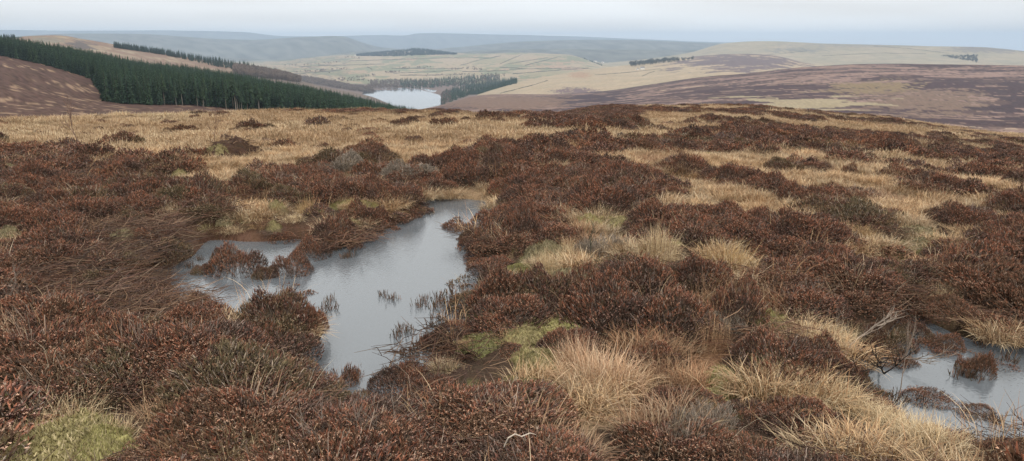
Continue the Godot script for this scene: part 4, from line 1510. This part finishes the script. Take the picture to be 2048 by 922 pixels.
func valley_things() -> void:
	var lines := [
		[fields, [[784, 137], [860, 138], [934, 137]]], [fields, [[787, 147], [850, 144], [910, 141]]], [fields, [[800, 151], [934, 150]]],
		[fields, [[922, 131], [960, 120], [1007, 111]]], [fields, [[1016, 128], [1060, 121], [1100, 115]]], [fields, [[925, 144], [1000, 142], [1045, 138]]],
		[fields, [[1050, 131], [1090, 121], [1126, 111]]], [fields, [[1000, 128], [1025, 117], [1047, 108]]], [fields, [[1000, 135], [1060, 138], [1117, 137], [1164, 136]]],
		[fields, [[1026, 148], [1100, 142], [1187, 136]]], [fields, [[560, 150], [620, 146], [690, 140]]], [fields, [[600, 134], [700, 130], [780, 128]]], [fields, [[700, 122], [800, 119], [900, 116], [1000, 116]]],
		[pasture, [[1284, 153], [1296, 147], [1310, 142]]], [pasture, [[1000, 187], [1060, 172], [1100, 160]]], [pasture, [[1190, 150], [1250, 146], [1330, 136]]],
		[east, [[1516, 111], [1570, 106], [1615, 101]]], [east, [[1640, 112], [1750, 106], [1860, 108]]], [east, [[1740, 92], [1830, 99], [1900, 108]]]]
	for l in lines:
		var m := MB.new()
		var pts := []
		for k in l[1].size() - 1:
			for q in 8:
				var a: Array = l[1][k]
				var b: Array = l[1][k + 1]
				pts.append(sheet_pixel_fast(l[0], lerpf(a[0], b[0], q / 8.0), lerpf(a[1], b[1], q / 8.0) + rng.randf_range(-.3, .3)))
		for k in pts.size() - 1:
			var c := jig(Color(.075, .072, .06), rng.randf_range(.7, 1.5))
			var h := rng.randf_range(2.0, 4.0) * (1.0 if l[0] == fields else .5)
			m.tube([pts[k], pts[k + 1]], [h, h], [c, c], 4)
		var o := top("field_boundary", m.mesh(M.land))
		var where := "the pale valley fields" if l[0] == fields else ("the pale pasture hill" if l[0] == pasture else "the flat topped hill")
		tag(o, "dark line of wall and hedge crossing " + where, "field boundary", "field boundaries on " + where)
	for a in [[pasture, 1284, 139, 1.5, .3, "lone farmhouse with pale walls on the pasture hill"], [pasture, 1274, 140, 1.0, 1.0, "low farm shed beside the lone farmhouse"], [fields, 1190, 121, 2.0, .2, "white house by the trees in the hill gap"], [fields, 1205, 124, 1.8, .9, "small white house below the trees in the gap"], [fields, 822, 106, 2.4, .1, "white building in the wood on the knoll"], [fields, 712, 111, 1.5, .5, "tiny pale house at the end of the wooded knoll"]]:
		var o := top("farmhouse")
		var w := MB.new()
		var rf := MB.new()
		var cw := Color(.62, .60, .56)
		var cr := Color(.17, .16, .16)
		var x := 6.0
		var z := 3.5
		var y := 4.5
		var v := [Vector3(-x, -1, -z), Vector3(x, -1, -z), Vector3(x, -1, z), Vector3(-x, -1, z), Vector3(-x, y, -z), Vector3(x, y, -z), Vector3(x, y, z), Vector3(-x, y, z), Vector3(-x, y + 3, 0), Vector3(x, y + 3, 0)]
		for f in [[0, 1, 5, 4], [1, 2, 6, 5], [2, 3, 7, 6], [3, 0, 4, 7]]:
			w.tri(v[f[0]], v[f[1]], v[f[2]], cw); w.tri(v[f[0]], v[f[2]], v[f[3]], cw)
		w.tri(v[4], v[7], v[8], cw); w.tri(v[5], v[6], v[9], cw)
		var up := Vector3(0, .15, 0)
		rf.tri(v[4] + up - Vector3(0, .2, .4), v[5] + up - Vector3(0, .2, .4), v[9] + up, cr); rf.tri(v[4] + up - Vector3(0, .2, .4), v[9] + up, v[8] + up, cr)
		rf.tri(v[7] + up - Vector3(0, .2, -.4), v[6] + up - Vector3(0, .2, -.4), v[9] + up, cr); rf.tri(v[7] + up - Vector3(0, .2, -.4), v[9] + up, v[8] + up, cr)
		part("wall", w.mesh(M.land), o)
		var roof := part("roof", rf.mesh(M.land), o)
		var ch := MB.new()
		ch.tube([Vector3(x - 1.2, y + 2, 0), Vector3(x - 1.2, y + 4.4, 0)], [.7, .7], [cr, cr], 4)
		part("chimney", ch.mesh(M.land), roof)
		o.transform = turned(sheet_pixel_fast(a[0], a[1], a[2]), a[4], Vector3.ONE * a[3])
		tag(o, a[5], "house")
